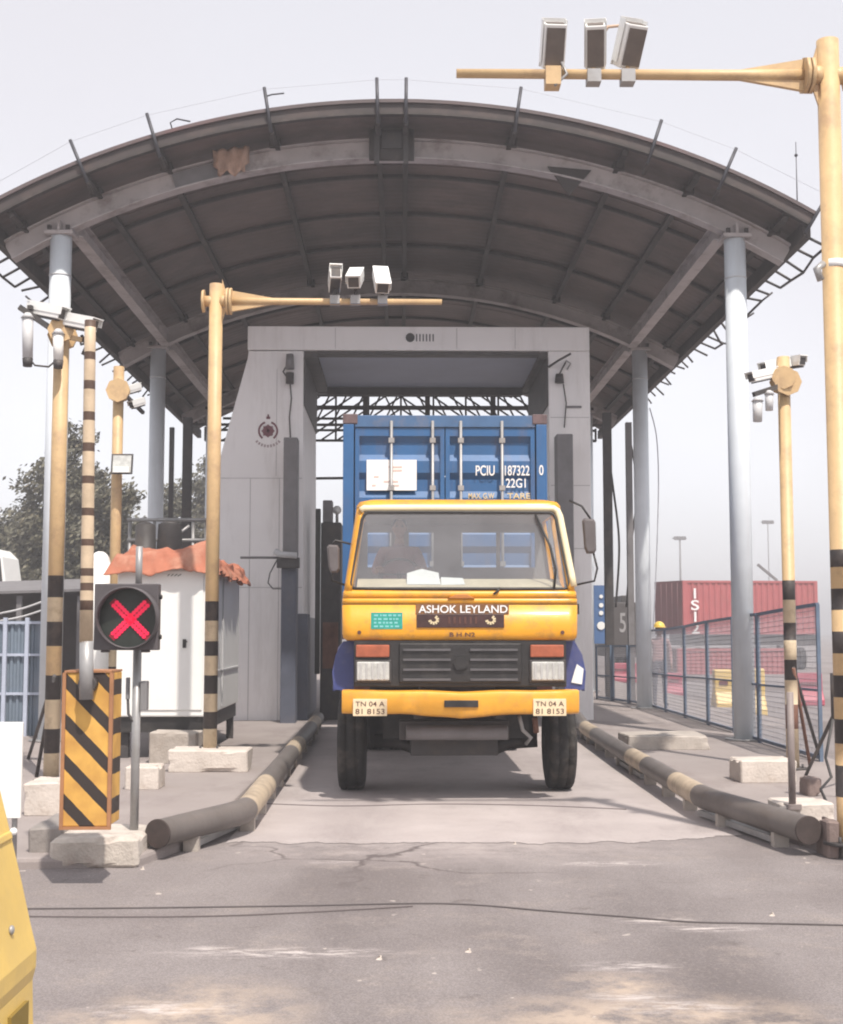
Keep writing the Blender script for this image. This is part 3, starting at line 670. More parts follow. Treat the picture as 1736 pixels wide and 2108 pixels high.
# ------------------------------------------------------------------ people
def person(name, joints, rad, head, label, parts, skin=skin_m, face=(0,-1,0)):
    """joints: name -> (pos, parent); one skinned continuous body, head and fingers included"""
    names = list(joints); idx = {n_: i for i, n_ in enumerate(names)}
    me = bpy.data.meshes.new('b'); me.from_pydata([joints[n_][0] for n_ in names], [(idx[n_], idx[joints[n_][1]]) for n_ in names if joints[n_][1]], [])
    ob = bpy.data.objects.new('b', me); COL.objects.link(ob)
    ob.modifiers.new('s', 'SKIN'); ss = ob.modifiers.new('ss', 'SUBSURF'); ss.levels = 2; ss.render_levels = 2
    for i, n_ in enumerate(names):
        r = rad.get(n_, .04); d = me.skin_vertices[0].data[i]; d.radius = r if isinstance(r, tuple) else (r, r); d.use_root = n_ == 'pelvis'
    dg = bpy.context.evaluated_depsgraph_get(); m2 = bpy.data.meshes.new_from_object(ob.evaluated_get(dg))
    vs = [v.co.copy() for v in m2.vertices]; fs = [tuple(p.vertices) for p in m2.polygons]
    bpy.data.objects.remove(ob); bpy.data.meshes.remove(m2)
    mb = MB()
    root = joints['pelvis'][0]
    for f in fs:
        c = sum((vs[i] for i in f), Vector())/len(f); mb.add([], [], skin)
    base = len(mb.v); mb.v += [tuple(v) for v in vs]
    for f in fs:
        c = sum((vs[i] for i in f), Vector())/len(f); mt = parts(c)
        if mt not in mb.mats: mb.mats.append(mt)
        mb.f.append(list(f)); mb.fm.append(mb.mats.index(mt)); mb.fs.append(True)
    # head with brow, nose, mouth, chin and ears
    hc = Vector(head); nu, nv = 22, 16; rs = []
    fx = Vector(face).normalized(); sx = Vector((-fx.y, fx.x, 0))
    for j in range(1, nv):
        t = math.pi*j/nv; rg_ = []
        for i in range(nu):
            a = 2*math.pi*i/nu; d = Vector((math.sin(t)*math.cos(a), math.sin(t)*math.sin(a), -math.cos(t)))
            r = Vector((.074*d.x, .095*d.y, .118*d.z))
            if d.z < -.2: r.x *= 1-.28*(-d.z-.2); 
            fwd = d.y
            if fwd > .55:
                if abs(d.x) < .2 and -.35 < d.z < .1: r.y += .022*(1-abs(d.x)/.2)*(1 if d.z < -.1 else .5)
                if .05 < d.z < .25 and .2 < abs(d.x) < .6: r.y -= .008
                if -.62 < d.z < -.48 and abs(d.x) < .35: r.y += .006
            rg_.append(hc+sx*r.x*1+fx*r.y+Vector((0,0,r.z)))
        rs.append(rg_)
    mb.rings(rs, skin)
    for s in (-1, 1): mb.sphere(hc+sx*s*.075+Vector((0,0,-.005)), .03, skin, (.4,.7,1), 8, 6); mb.sphere(hc+sx*s*.03+fx*.083+Vector((0,0,.018)), .011, hair_m, (1,.6,.7), 8, 6)
    mb.obox(hc+fx*.088+Vector((0,0,-.055)), (.045,.012,.009), M('lip', (.2,.08,.07), .6), (0,0,math.atan2(fx.x, -fx.y)))
    return mb, root
def hand_joints(J, rad, side, wrist, d, up, palm_side):
    """palm and five unequal curled fingers grown from the wrist"""
    w_ = Vector(wrist); d = Vector(d).normalized(); up = Vector(up); sdir = d.cross(up).normalized()
    pm = w_+d*.05; J[side+'palm'] = (pm, side+'wrist'); rad[side+'palm'] = (.036,.016)
    for k, (o_, l) in enumerate(((-.027,.065),(-.009,.075),(.009,.07),(.027,.055))):
        b0 = pm+d*.03+sdir*o_; b1 = b0+d*l*.5-up*.008; b2 = b1+d*l*.35-up*.03
        J[f'{side}f{k}a'] = (b0, side+'palm'); J[f'{side}f{k}b'] = (b1, f'{side}f{k}a'); J[f'{side}f{k}c'] = (b2, f'{side}f{k}b')
        for q in 'abc': rad[f'{side}f{k}{q}'] = .0085
    t0 = w_+d*.035-sdir*palm_side*.03; t1 = t0+d*.035-sdir*palm_side*.025; t2 = t1+d*.03-up*.012
    J[side+'ta'] = (t0, side+'palm'); J[side+'tb'] = (t1, side+'ta'); J[side+'tc'] = (t2, side+'tb')
    for q in 'abc': rad[side+'t'+q] = .0095

# ------------------------------------------------------------------ container truck
TX, TY = .607, 13.7
trk = thing('container_truck', (TX, TY, 0), 'yellow container truck with blue mudguards coming out under the portal', 'truck')
def rrect(hw, y0, y1, z, r=.10, n=5):
    pts = []
    for (cx, cy, a0) in ((hw-r, y0+r, -90), (hw-r, y1-r, 0), (-hw+r, y1-r, 90), (-hw+r, y0+r, 180)):
        for i in range(n+1):
            a = R(a0+90*i/n); pts.append((TX+cx+r*math.cos(a), TY+cy+r*math.sin(a), z))
    return pts
cab_int = M('cab_interior_vinyl', (.17,.165,.165), .8, 0, .1, 4)
# lower cab (front panel below the windscreen + flanks)
mb = MB()
mb.rings([rrect(1.165, .04, 1.9, 1.63), rrect(1.195, .01, 1.9, 1.655), rrect(1.203, 0, 1.9, 1.70), rrect(1.206, 0, 1.9, 1.99)], yel_truck)
mb.rings([rrect(1.206, 0, 1.9, 2.0), rrect(1.203, .0, 1.9, 2.055)], yel_truck, True)
mb.rings([rrect(1.200, .012, 1.9, 1.985), rrect(1.200, .012, 1.9, 2.01)], dkgrey, True, False)
mb.rings([rrect(1.203, .008, 1.9, 2.06), rrect(1.198, .015, 1.9, 2.12), rrect(1.185, .06, 1.88, 2.15)], yel_truck)
mb.build('cab_front_panel', trk)
# roof
mb = MB(); mb.rings([rrect(1.075, .235, 1.88, 2.985, .12), rrect(1.07, .225, 1.88, 3.03, .12), rrect(1.04, .27, 1.85, 3.075, .12), rrect(.95, .40, 1.75, 3.105, .12)], yel_truck); mb.build('cab_roof', trk)
# corner pillars, door frames and the back wall with its windows
def slope(z, z0=2.13, z1=3.0, a=0., b=1.): return a+(b-a)*(z-z0)/(z1-z0)
for s in (-1, 1):
    mb = MB(); rs = []
    for k in range(9):
        z = 2.12+.88*k/8; hw = slope(z, a=1.195, b=1.075); yf = slope(z, a=.03, b=.235); wd = .085
        pr = [(hw-wd, yf+.005), (hw-.09, yf), (hw-.035, yf+.025), (hw-.008, yf+.08), (hw, yf+.16), (hw-.05, yf+.17), (hw-wd, yf+.07)]
        rs.append([(TX+s*x, TY+y, z) for x, y in pr])
    mb.rings(rs, yel_truck); mb.build('windscreen_pillar', trk)
    mb = MB()
    for (ya, yb) in ((.95, 1.02), (1.78, 1.89)): mb.hexa([(TX+s*1.19, TY+ya, 2.12), (TX+s*1.15, TY+ya, 2.12), (TX+s*1.15, TY+yb, 2.12), (TX+s*1.19, TY+yb, 2.12), (TX+s*1.07, TY+ya, 3.0), (TX+s*1.03, TY+ya, 3.0), (TX+s*1.03, TY+yb, 3.0), (TX+s*1.07, TY+yb, 3.0)], yel_truck)
    mb.build('door_frame', trk)
mb = MB(); yb = TY+1.84; wins = []
xs = [(P(u0, 1100, yb).x, P(u1, 1100, yb).x) for u0, u1 in ((757,806),(842,893),(950,1022),(1030,1102))]
z0w, z1w = P(900, 1168, yb).z, P(900, 1096, yb).z
mb.box(TX-1.17, TX+1.17, yb, yb+.05, 2.05, z0w, cab_int); mb.box(TX-1.07, TX+1.07, yb, yb+.05, z1w, 3.0, cab_int)
edges = [TX-1.12]+[e for p_ in xs for e in p_]+[TX+1.12]
for i in range(0, len(edges), 2): mb.box(edges[i], edges[i+1], yb+.001, yb+.049, z0w, z1w, cab_int)
mb.build('cab_back_wall', trk)
mb = MB(); mb.box(TX-1.0, TX+1.0, TY+.3, TY+1.8, 2.955, 2.975, cab_int); mb.build('headlining', trk)
# dashboard, seats, steering wheel
mb = MB(); mb.prism([(TY+.10,2.12),(TY+.11,2.17),(TY+.42,2.27),(TY+.5,2.25),(TY+.55,2.12),(TY+.55,2.10),(TY+.10,2.10)], TX-1.06, TX+1.06, M('dash_top', (.66,.56,.40), .7, 0, .15, 4), 'x'); mb.build('dashboard', trk, .01)
for sx in (-.62, .55):
    mb = MB(); mb.box(TX+sx-.25, TX+sx+.25, TY+1.0, TY+1.5, 1.9, 2.16, dkgrey); mb.box(TX+sx-.25, TX+sx+.25, TY+1.5, TY+1.62, 1.95, 2.62 if sx < 0 else 2.3, dkgrey); mb.build('seat', trk, .04)
mb = MB(); sc = Vector((TX-.62, TY+.72, 2.33)); cs = []
for i in range(25):
    a = 2*math.pi*i/24; cs.append(sc+Vector((.22*math.cos(a), .12*math.sin(a), .17*math.sin(a))))
mb.tube(cs, .015, black, 8); mb.cyl(sc, sc+Vector((0,-.22,-.15)), .03, None, black, 8); mb.bar(sc-Vector((.2,0,0)), sc+Vector((.2,0,0)), .03, .02, black); mb.build('steering_wheel', trk)
# windscreen with gasket and a pale rim painting in the cab's sun highlight
wz0, wz1 = 2.155, 2.955
def wpt(fx, z, off=0.):
    hw = slope(z, a=1.125, b=.992); yf = slope(z, a=.035, b=.225)
    return (TX+fx*hw, TY+yf+.02*fx*fx-off, z)
mb = MB(); NX, NZ = 16, 4
vs = [wpt(-1+2*i/NX, wz0+(wz1-wz0)*j/NZ) for j in range(NZ+1) for i in range(NX+1)]
mb.add(vs, [(j*(NX+1)+i, j*(NX+1)+i+1, (j+1)*(NX+1)+i+1, (j+1)*(NX+1)+i) for j in range(NZ) for i in range(NX)], glass('windscreen_glass', .24, dcol=(.46,.46,.49)), True); mb.build('windscreen', trk)
def loop(sc_, off, zin=0.0, n=6):
    out = []; rc = .07
    def pt(ax, az): 
        z = wz0-zin+az*(wz1-wz0+2*zin); return Vector(wpt(ax*(1+sc_), z, off))
    for i in range(17): out.append(pt(-.96+1.92*i/16, 0))
    out += [pt(.985,.02), pt(1,.08)]
    for i in range(1, 8): out.append(pt(1, .08+.82*i/7))
    out += [pt(.985,.97), pt(.95,1)]
    for i in range(1, 17): out.append(pt(.95-1.9*i/16, 1))
    out += [pt(-.985,.97), pt(-1,.9)]
    for i in range(1, 8): out.append(pt(-1, .9-.82*i/7))
    out += [pt(-.985,.02), pt(-.96,0)]
    return out
mb = MB(); mb.tube(loop(.0, .004), .016, black, 8); mb.build('windscreen_gasket', trk)
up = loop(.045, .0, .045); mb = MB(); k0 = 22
mb.tube(up[18:-10], .036, highlight_cream, 10); mb.build('windscreen_surround', trk)
# wiper parked upright at the right
mb = MB(); mb.tube([wpt(.86, 2.17, .03), wpt(.90, 2.35, .045), wpt(.885, 2.6, .045), wpt(.79, 2.93, .03)], .013, black, 8); mb.tube([wpt(.30, 2.10, .03), wpt(.34, 2.13, .04), wpt(.36, 2.165, .03)], .012, black, 8); mb.build('wiper', trk)
# front badge, lettering, sticker, screws
def fx_(u): return P(u, 1270, TY).x
def fz_(v): return P(900, v, TY).z
mb = MB(); mb.box(fx_(858), fx_(1038), TY-.016, TY+.002, fz_(1292), fz_(1264), M('badge_dark', (.05,.02,.018), .45, 0, .3, 10)); mb.build('badge_plate', trk, .006)
bp_ = [c for c in trk.children if c.name.startswith('badge_plate')][0]
mb = MB()
for u in (893, 1010):
    c = P(u, 1276, TY); 
    for k in range(7): a = R(200+k*35); mb.obox((c.x+.04*math.cos(a), TY-.019, c.z+.035*math.sin(a)), (.03,.006,.018), txtc, (0, -a, 0))
for u in range(925, 985, 11): mb.obox((fx_(u), TY-.018, fz_(1277)), (.022,.006,.07), txtd)
mb.build('badge_pattern', bp_)
text('front_lettering', 'ASHOK LEYLAND', trk, txtw, fx_(862), fx_(1045), fz_(1262), fz_(1246), TY-.001, .012, .012)
mb = MB(); mb.box(fx_(856), fx_(1048), TY-.006, TY+.002, fz_(1264), fz_(1243), M('letter_backing', (.20,.09,.03), .5, 0, .4, 9)); mb.build('lettering_strip', trk)
mb = MB(); mb.prism([(fx_(922), fz_(1232)), (fx_(978), fz_(1232)), (fx_(962), fz_(1224)), (fx_(938), fz_(1224))], TY-.02, TY+.01, M('hood_handle_paint', (.45,.17,.04), .5)); mb.build('panel_handle', trk, .004)
text('front_small_lettering', 'B H N2', trk, txtd, fx_(926), fx_(978), fz_(1311), fz_(1302), TY-.001, .004, .01)
mb = MB(); mb.box(fx_(764), fx_(829), TY-.004, TY+.002, fz_(1295), fz_(1261), teal)
rg = random.Random(2)
mb.build('teal_sticker', trk)
st = [c for c in trk.children if c.name.startswith('teal_sticker')][0]
mb = MB(); lt = M('sticker_light_print', (.20,.50,.50), .5)
for r_ in range(4):
    u = 770
    while u < 820:
        l = rg.uniform(3, 9); mb.box(fx_(u), fx_(u+l), TY-.0065, TY-.0042, fz_(1269+r_*7.5), fz_(1265+r_*7.5), lt); u += l+rg.uniform(2, 4)
mb.build('sticker_print', st)
for u in (740, 1158): 
    mb = MB(); mb.cyl((fx_(u), TY-.012, fz_(1302)), (fx_(u), TY+.01, fz_(1302)), .02, None, txtd, 10); mb.build('panel_bolt', trk)
# grille
mb = MB(); mb.box(TX-1.08, TX+1.08, TY+.03, TY+.3, 1.16, 1.63, black); mb.box(TX-.62, TX+.62, TY+.0, TY+.03, 1.2, 1.6, black); mb.build('grille', trk, .01)
gr = [c for c in trk.children if c.name.startswith('grille')][0]
for s in (-1, 1):
    for k in range(4):
        z = 1.235+.1*k; mb = MB(); mb.bar((TX+s*.10, TY-.012, z), (TX+s*.58, TY-.012, z), .02, .022, M('grille_bar_grey', (.10,.095,.10), .4, 0, .2, 6)); mb.build('grille_bar', gr)
mb = MB(); mb.cyl((TX, TY-.03, 1.40), (TX, TY+.0, 1.40), .075, None, black, 6); mb.build('grille_emblem', gr)
for s in (-1, 1):
    mb = MB(); xa, xb = TX+s*.72, TX+s*1.05; x0_, x1_ = min(xa, xb), max(xa, xb)
    mb.box(x0_-.02, x1_+.02, TY-.0, TY+.06, 1.205, 1.435, dkgrey); mb.build('headlight', trk, .01)
    hl = [c for c in trk.children if c.name.startswith('headlight')][-1]
    mb = MB(); mb.box(x0_, x1_, TY-.025, TY-.001, 1.225, 1.415, lens_m); mb.build('headlight_lens', hl, .012)
    mb = MB(); 
    for k in range(5): mb.box(x0_+.03+.06*k, x0_+.05+.06*k, TY-.03, TY-.0255, 1.24, 1.40, chrome)
    mb.build('lens_rib', hl)
    mb = MB(); mb.box(x0_-.01, x1_, TY-.02, TY+.05, 1.46, 1.585, orange_lens); mb.build('indicator_light', trk, .012)
# bumper, bent in the middle
mb = MB(); rs = []
for i in range(25):
    x = -1.2+2.4*i/24; k = abs(x)/1.2
    zt = 1.128+.004*math.sin(i*.9)-.014*max(0, 1-k*2.2); zb = .845+(.045 if k > .45 else .045*k/.45)-.0*(x > 0)+.003*math.sin(i*1.3)
    yf = -.12+.10*max(0, (k-.78)/.22)**2+.004*math.sin(i*.7)
    rs.append([(TX+x, TY+yf, zb+.02), (TX+x, TY+yf-.012, zb+.06), (TX+x, TY+yf-.012, zt-.06), (TX+x, TY+yf+.0, zt-.012), (TX+x, TY+yf+.05, zt), (TX+x, TY+.16, zt), (TX+x, TY+.16, zt-.03), (TX+x, TY+yf+.05, zt-.04), (TX+x, TY+yf+.05, zb)])
bump_y = M('bumper_yellow_paint', (.74,.345,.03), .4, 0, .1, 3, .03, (.40,.20,.07), .5, 3)
mb.rings(rs, bump_y); mb.build('bumper', trk, .006)
bmp = [c for c in trk.children if c.name.startswith('bumper')][0]
BYY = TY-.14
def bx(u): return P(u, 1450, BYY).x
def bz(v): return P(900, v, BYY).z
mb = MB(); mb.box(bx(915), bx(985), BYY-.012, BYY+.03, bz(1456), bz(1442), black); mb.build('tow_slot', bmp, .004)
for (u0, u1, l1, l2) in ((727,797,'TN 04 A','81 8153'), (1098,1166,'TN 04 A','81 8153')):
    mb = MB(); mb.box(bx(u0), bx(u1), BYY-.008, BYY+.03, bz(1474), bz(1439), M('plate_pale', (.74,.60,.40), .5, 0, .08, 6)); mb.build('number_plate', bmp, .003)
    npl = [c for c in bmp.children if c.name.startswith('number_plate')][-1]
    text('plate_lettering', l1, npl, txtd, bx(u0+5), bx(u1-5), bz(1454), bz(1444), BYY-.008, .003, .004)
    text('plate_lettering', l2, npl, txtd, bx(u0+5), bx(u1-5), bz(1470), bz(1459), BYY-.008, .003, .004)
# mudguards
for s in (-1, 1):
    mb = MB(); rs = []
    prof = [(.36,1.22),(.40,1.34),(.50,1.43),(.68,1.56),(.95,1.62),(1.6,1.62),(1.80,1.55),(1.9,1.45),(1.95,1.32)]
    for (y, z) in prof:
        k = min(1, (z-1.05)/.4); xo = 1.285+.035*(1-k)
        rs.append([(TX+s*.86, TY+y, z), (TX+s*1.14, TY+y, z+.0), (TX+s*(xo-.05), TY+y, z-.015), (TX+s*xo, TY+y+.01, z-.07), (TX+s*(xo+.01), TY+y+.03, z-.12), (TX+s*(xo-.02), TY+y+.04, z-.12), (TX+s*(xo-.06), TY+y+.03, z-.06), (TX+s*.86, TY+y+.03, z-.04)])
    mb.rings(rs, mud_blue)
    poly = [(TX+s*1.09, 1.62), (TX+s*1.20, 1.62), (TX+s*1.28, 1.48), (TX+s*1.315, 1.3), (TX+s*1.30, 1.12), (TX+s*1.09, 1.10)]
    mb.prism(poly[::s], TY+.30, TY+.36, mud_blue)
    mb.build('mudguard', trk, .02)
mb = MB(); q = P(1188, 1385, TY+.29); mb.prism([(q.x-.06,q.z-.1),(q.x+.05,q.z-.12),(q.x+.07,q.z+.04),(q.x+.0,q.z+.09),(q.x-.03,q.z+.0)], TY+.285, TY+.298, bright); mb.build('mudguard_sticker', [c for c in trk.children if c.name.startswith('mudguard')][-1])
# wheels
def wheel(x, y, r, wd, parent, name='wheel'):
    mb = MB(); rs = []; n = 96
    prof = [(-.5,.62),(-.5,.80),(-.46,.93),(-.38,.985),(-.2,1.0),(-.19,.975),(-.15,.975),(-.14,1.0),(.14,1.0),(.15,.975),(.19,.975),(.2,1.0),(.38,.985),(.46,.93),(.5,.80),(.5,.62)]
    for (a, b_) in prof: rs.append([(x+a*wd, y+b_*r*(1-(.022 if abs(a) <= .46 and b_ > .9 and (i+(2 if a > 0 else 0)) % 4 < 1 else 0))*math.cos(2*math.pi*i/n), r+b_*r*(1-(.022 if abs(a) <= .46 and b_ > .9 and (i+(2 if a > 0 else 0)) % 4 < 1 else 0))*math.sin(2*math.pi*i/n)) for i in range(n)])
    mb.rings(rs, rubber); w_ = MB().build(name, parent) if False else None
    t_ = mb.build(name, parent)
    mb = MB(); mb.cyl((x-wd*.42, y, r), (x+wd*.42, y, r), .60*r, None, M('rim_steel', (.16,.15,.15), .5, .4, .2, 5), 28); mb.cyl((x-wd*.55, y, r), (x+wd*.55, y, r), .2*r, None, dkgrey, 16); mb.build('rim', t_)
mb = MB(); mb.box(TX-.96, TX+.96, TY+1.84, TY+1.9, .40, 1.25, black); mb.box(TX-.80, TX+.80, TY+1.1, TY+1.36, .56, .95, black); mb.build('splash_panel', trk)  # black panels added to darken the space under the truck
for s in (-1, 1): wheel(TX+s*1.135, TY+1.22, .51, .30, trk)
for y in (6.2, 7.5):
    for s in (-1, 1):
        for q in (.66, .98): wheel(TX+s*q, TY+y, .5, .27, trk)
mb = MB(); mb.tube([(TX-.9, TY+1.3, .52), (TX-.6, TY+1.3, .50), (TX-.45, TY+1.3, .44), (TX+.45, TY+1.3, .44), (TX+.6, TY+1.3, .5), (TX+.9, TY+1.3, .52)], .075, dkgrey, 10); mb.build('front_axle', trk)
mb = MB(); mb.box(TX-.62, TX+.52, TY+.35, TY+.55, .60, .80, dkgrey); mb.cyl((TX-.55, TY+.3, .68), (TX+.5, TY+.3, .68), .075, None, midgrey, 12); mb.box(TX-.5, TX+.42, TY+.6, TY+1.1, .42, .62, dkgrey); mb.build('radiator_guard', trk, .01)
mb = MB(); mb.tube([(TX+.62, TY+.3, .85), (TX+.66, TY+.35, .7), (TX+.75, TY+.4, .62), (TX+.7, TY+.45, .55)], .02, galv, 8); mb.tube([(TX+.78, TY+.3, .83), (TX+.8, TY+.35, .68)], .03, rust, 8); mb.build('steering_rod', trk)
for s in (-1, 1):
    mb = MB(); mb.box(TX+s*.42-.05, TX+s*.42+.05, TY+.3, TY+9, .82, 1.06, dkgrey); mb.build('chassis_rail', trk)
mb = MB(); mb.tube([(TX, TY+6.2-.0, .5), (TX, TY+6.3, .5)], .2, dkgrey, 10); mb.cyl((TX-.9, TY+6.2, .5), (TX+.9, TY+6.2, .5), .08, None, dkgrey, 10); mb.cyl((TX-.9, TY+7.5, .5), (TX+.9, TY+7.5, .5), .08, None, dkgrey, 10); mb.build('rear_axle', trk)
mb = MB(); mb.box(TX-1.2, TX+1.2, TY+2.3, TY+9.2, 1.30, 1.62, M('trailer_deck_paint', (.09,.06,.055), .7, 0, .25, 3)); mb.box(TX-1.15, TX+1.15, TY+1.92, TY+2.05, 1.0, 2.2, M('headboard_paint', (.22,.09,.08), .6, 0, .2, 3)); mb.build('trailer_bed', trk, .01)
# engine block under the cab keeps the view under the truck closed
mb = MB(); mb.box(TX-.4, TX+.4, TY+.7, TY+2.2, .62, 1.6, dkgrey); mb.build('engine', trk, .03)
# mirrors
for s in (-1, 1):
    Ym = TY+.12
    if s > 0: a, c = P(1199, 1066, Ym), P(1229, 1140, Ym)
    else: a, c = P(672, 1120, Ym), P(699, 1180, Ym)
    mb = MB(); mb.rings([[(a.x, Ym+.05, a.z-.03), (a.x+.02, Ym+.05, a.z), (c.x-.02, Ym+.05, a.z-.005), (c.x, Ym+.05, a.z-.04), (c.x+.005, Ym+.05, c.z+.04), (c.x-.02, Ym+.05, c.z), (a.x+.045, Ym+.05, c.z), (a.x+.02, Ym+.05, c.z+.06)],
        [(a.x+.02, Ym, a.z-.04), (a.x+.03, Ym, a.z-.02), (c.x-.03, Ym, a.z-.02), (c.x-.015, Ym, a.z-.05), (c.x-.012, Ym, c.z+.05), (c.x-.03, Ym, c.z+.02), (a.x+.055, Ym, c.z+.02), (a.x+.035, Ym, c.z+.07)]], M('mirror_housing', (.11,.095,.095), .5, 0, .15, 6), False)
    mb.build('side_mirror', trk, .008)
    mr_ = [k for k in trk.children if k.name.startswith('side_mirror')][-1]
    mb = MB()
    if s > 0:
        mb.tube([P(1172,1030,Ym+.1), P(1198,1042,Ym+.1), P(1216,1068,Ym+.07)], .012, black, 6); mb.build('mirror_arm', mr_); mb = MB(); mb.tube([P(1222,1138,Ym+.07), P(1230,1170,Ym+.08), P(1224,1196,Ym+.1), P(1186,1204,Ym+.1)], .012, black, 6)
    else:
        mb.tube([P(722,1120,Ym+.1), P(690,1112,Ym+.1), P(684,1122,Ym+.07)], .012, black, 6); mb.build('mirror_arm', mr_); mb = MB(); mb.tube([P(684,1178,Ym+.07), P(684,1195,Ym+.1), P(712,1205,Ym+.1)], .012, black, 6)
    mb.build('mirror_arm', mr_)
# papers on the dashboard
mb = MB(); 
a = [P(838,1180,TY+.36), P(868,1171,TY+.38), P(903,1179,TY+.36), P(905,1192,TY+.27), P(908,1203,TY+.2), P(838,1203,TY+.2)]
mb.add(a+[q+Vector((0,.06,.0)) for q in a], [(0,1,2,3,4,5)[::-1],(6,7,8,9,10,11)]+[(i, (i+1)%6, 6+(i+1)%6, 6+i) for i in range(6)], paper)
b2 = [P(908,1188,TY+.33), P(953,1190,TY+.33), P(958,1203,TY+.2), P(909,1204,TY+.2)]
mb.add(b2+[q+Vector((0,.04,0)) for q in b2], [(3,2,1,0),(4,5,6,7)]+[(i, (i+1)%4, 4+(i+1)%4, 4+i) for i in range(4)], paper)
tag(mb.build('paper_bundle', origin=P(895,1204,TY+.2)), 'bundle of white papers propped behind the truck windscreen', 'papers')
# driver
dx, dy = TX-.62, TY+1.22
J = {'pelvis': (Vector((dx, dy+.08, 2.22)), None)}
rad = {'pelvis': (.15,.12)}
def jt(n_, p_, par, r): J[n_] = (Vector(p_), par); rad[n_] = r
jt('waist', (dx, dy+.07, 2.36), 'pelvis', (.15,.11)); jt('chest', (dx, dy+.03, 2.52), 'waist', (.17,.12)); jt('neckb', (dx, dy, 2.66), 'chest', .075); jt('neck', (dx, dy-.02, 2.73), 'neckb', .052); jt('skull', (dx, dy-.03, 2.80), 'neck', .05)
for s, n_ in ((-1,'l'), (1,'r')):
    jt(n_+'sh', (dx+s*.19, dy+.02, 2.60), 'chest', .068); jt(n_+'el', (dx+s*.27, dy-.12, 2.38), n_+'sh', .05); jt(n_+'fa', (dx+s*.23, dy-.27, 2.39), n_+'el', .04); jt(n_+'wrist', (dx+s*.2, dy-.42, 2.40), n_+'fa', .03)
    hand_joints(J, rad, n_, J[n_+'wrist'][0], (0,-1,-.1), (0,0,1), s)
    jt(n_+'hip', (dx+s*.11, dy-.05, 2.21), 'pelvis', .09); jt(n_+'kn', (dx+s*.15, dy-.4, 2.2), n_+'hip', .065); jt(n_+'an', (dx+s*.15, dy-.5, 1.85), n_+'kn', .045); jt(n_+'toe', (dx+s*.15, dy-.62, 1.82), n_+'an', .04)
def dpart(c):
    if c.z < 2.27 and c.y > dy-.7 and abs(c.x-dx) < .24: return trous_m
    if c.z > 2.69 or c.y < dy-.24: return skin_m
    return shirt_m
mb, r0 = person('person', J, rad, (dx, dy-.05, 2.86), '', dpart)
o = mb.build('person', origin=(dx, dy+.08, 2.1)); tag(o, 'driver in a dark reddish shirt seated at the wheel inside the yellow truck cab', 'person')
hb = MB(); hb.sphere((dx, dy-.03, 2.89), .1, hair_m, (.82,1.0,1.0), 16, 10); h = hb.build('hair', o)

# ------------------------------------------------------------------ blue container on the truck
CYF = 16.15; ca, cb = P(706, 1000, CYF).x, P(1127, 1000, CYF).x; czt = P(900, 853, CYF).z; czb = 1.63; CL = 6.06
con = thing('shipping_container', ((ca+cb)/2, CYF, czb), 'blue shipping container with grey lock rods standing on the yellow truck', 'container')
def corr_profile(a, b, n, d):
    out = []; st = (b-a)/n
    for i in range(n):
        x = a+st*i; out += [(x, 0), (x+st*.32, 0), (x+st*.5, d), (x+st*.82, d)]
    out.append((b, 0)); return out
mb = MB()
for s, xx in ((1, ca+.03), (-1, cb-.03)):
    pr = corr_profile(CYF+.12, CYF+CL-.12, 22, .035)
    poly = [(xx+s*d, y) for y, d in pr]+[(xx+s*.045, y) for y, d in pr[::-1]]
    n = len(pr); 
    vs = [(x, y, z) for z in (czb+.12, czt-.1) for x, y in poly[:n]]
    mb.add(vs, [(i, i+1, n+i+1, n+i) for i in range(n-1)], cont_blue)
mb.box(ca+.05, cb-.05, CYF+.1, CYF+CL-.1, czt-.06, czt-.04, cont_blue); mb.box(ca+.02, cb-.02, CYF+.05, CYF+CL-.05, czb+.02, czb+.14, cont_blue); mb.box(ca+.05, cb-.05, CYF+CL-.1, CYF+CL-.06, czb+.1, czt-.08, cont_blue)
mb.build('container_walls', con)
mb = MB()
for x0_, x1_ in ((ca, ca+.13), (cb-.13, cb)):
    mb.box(x0_, x1_, CYF, CYF+.14, czb+.12, czt-.12, cont_blue); mb.box(x0_, x1_, CYF+CL-.14, CYF+CL, czb+.12, czt-.12, cont_blue)
    mb.box(x0_+.02, x1_-.02, CYF+.1, CYF+CL-.1, czt-.11, czt-.005, cont_lblue)
mb.box(ca+.14, cb-.14, CYF+.01, CYF+.12, czt-.155, czt-.01, cont_lblue); mb.box(ca+.14, cb-.14, CYF+.01, CYF+.12, czb, czb+.12, cont_lblue)
mb.build('corner_frame', con, .006)
for x0_ in (ca-.004, cb-.174):
    for z0_ in (czb-.004, czt-.116):
        for y_ in (CYF-.006, CYF+CL-.172):
            mb = MB(); mb.box(x0_, x0_+.178, y_, y_+.178, z0_, z0_+.12, M('casting_paint', (.12,.08,.085), .7, 0, .3, 6)); mb.build('corner_casting', con, .01)
xm = (ca+cb)/2
doors = []
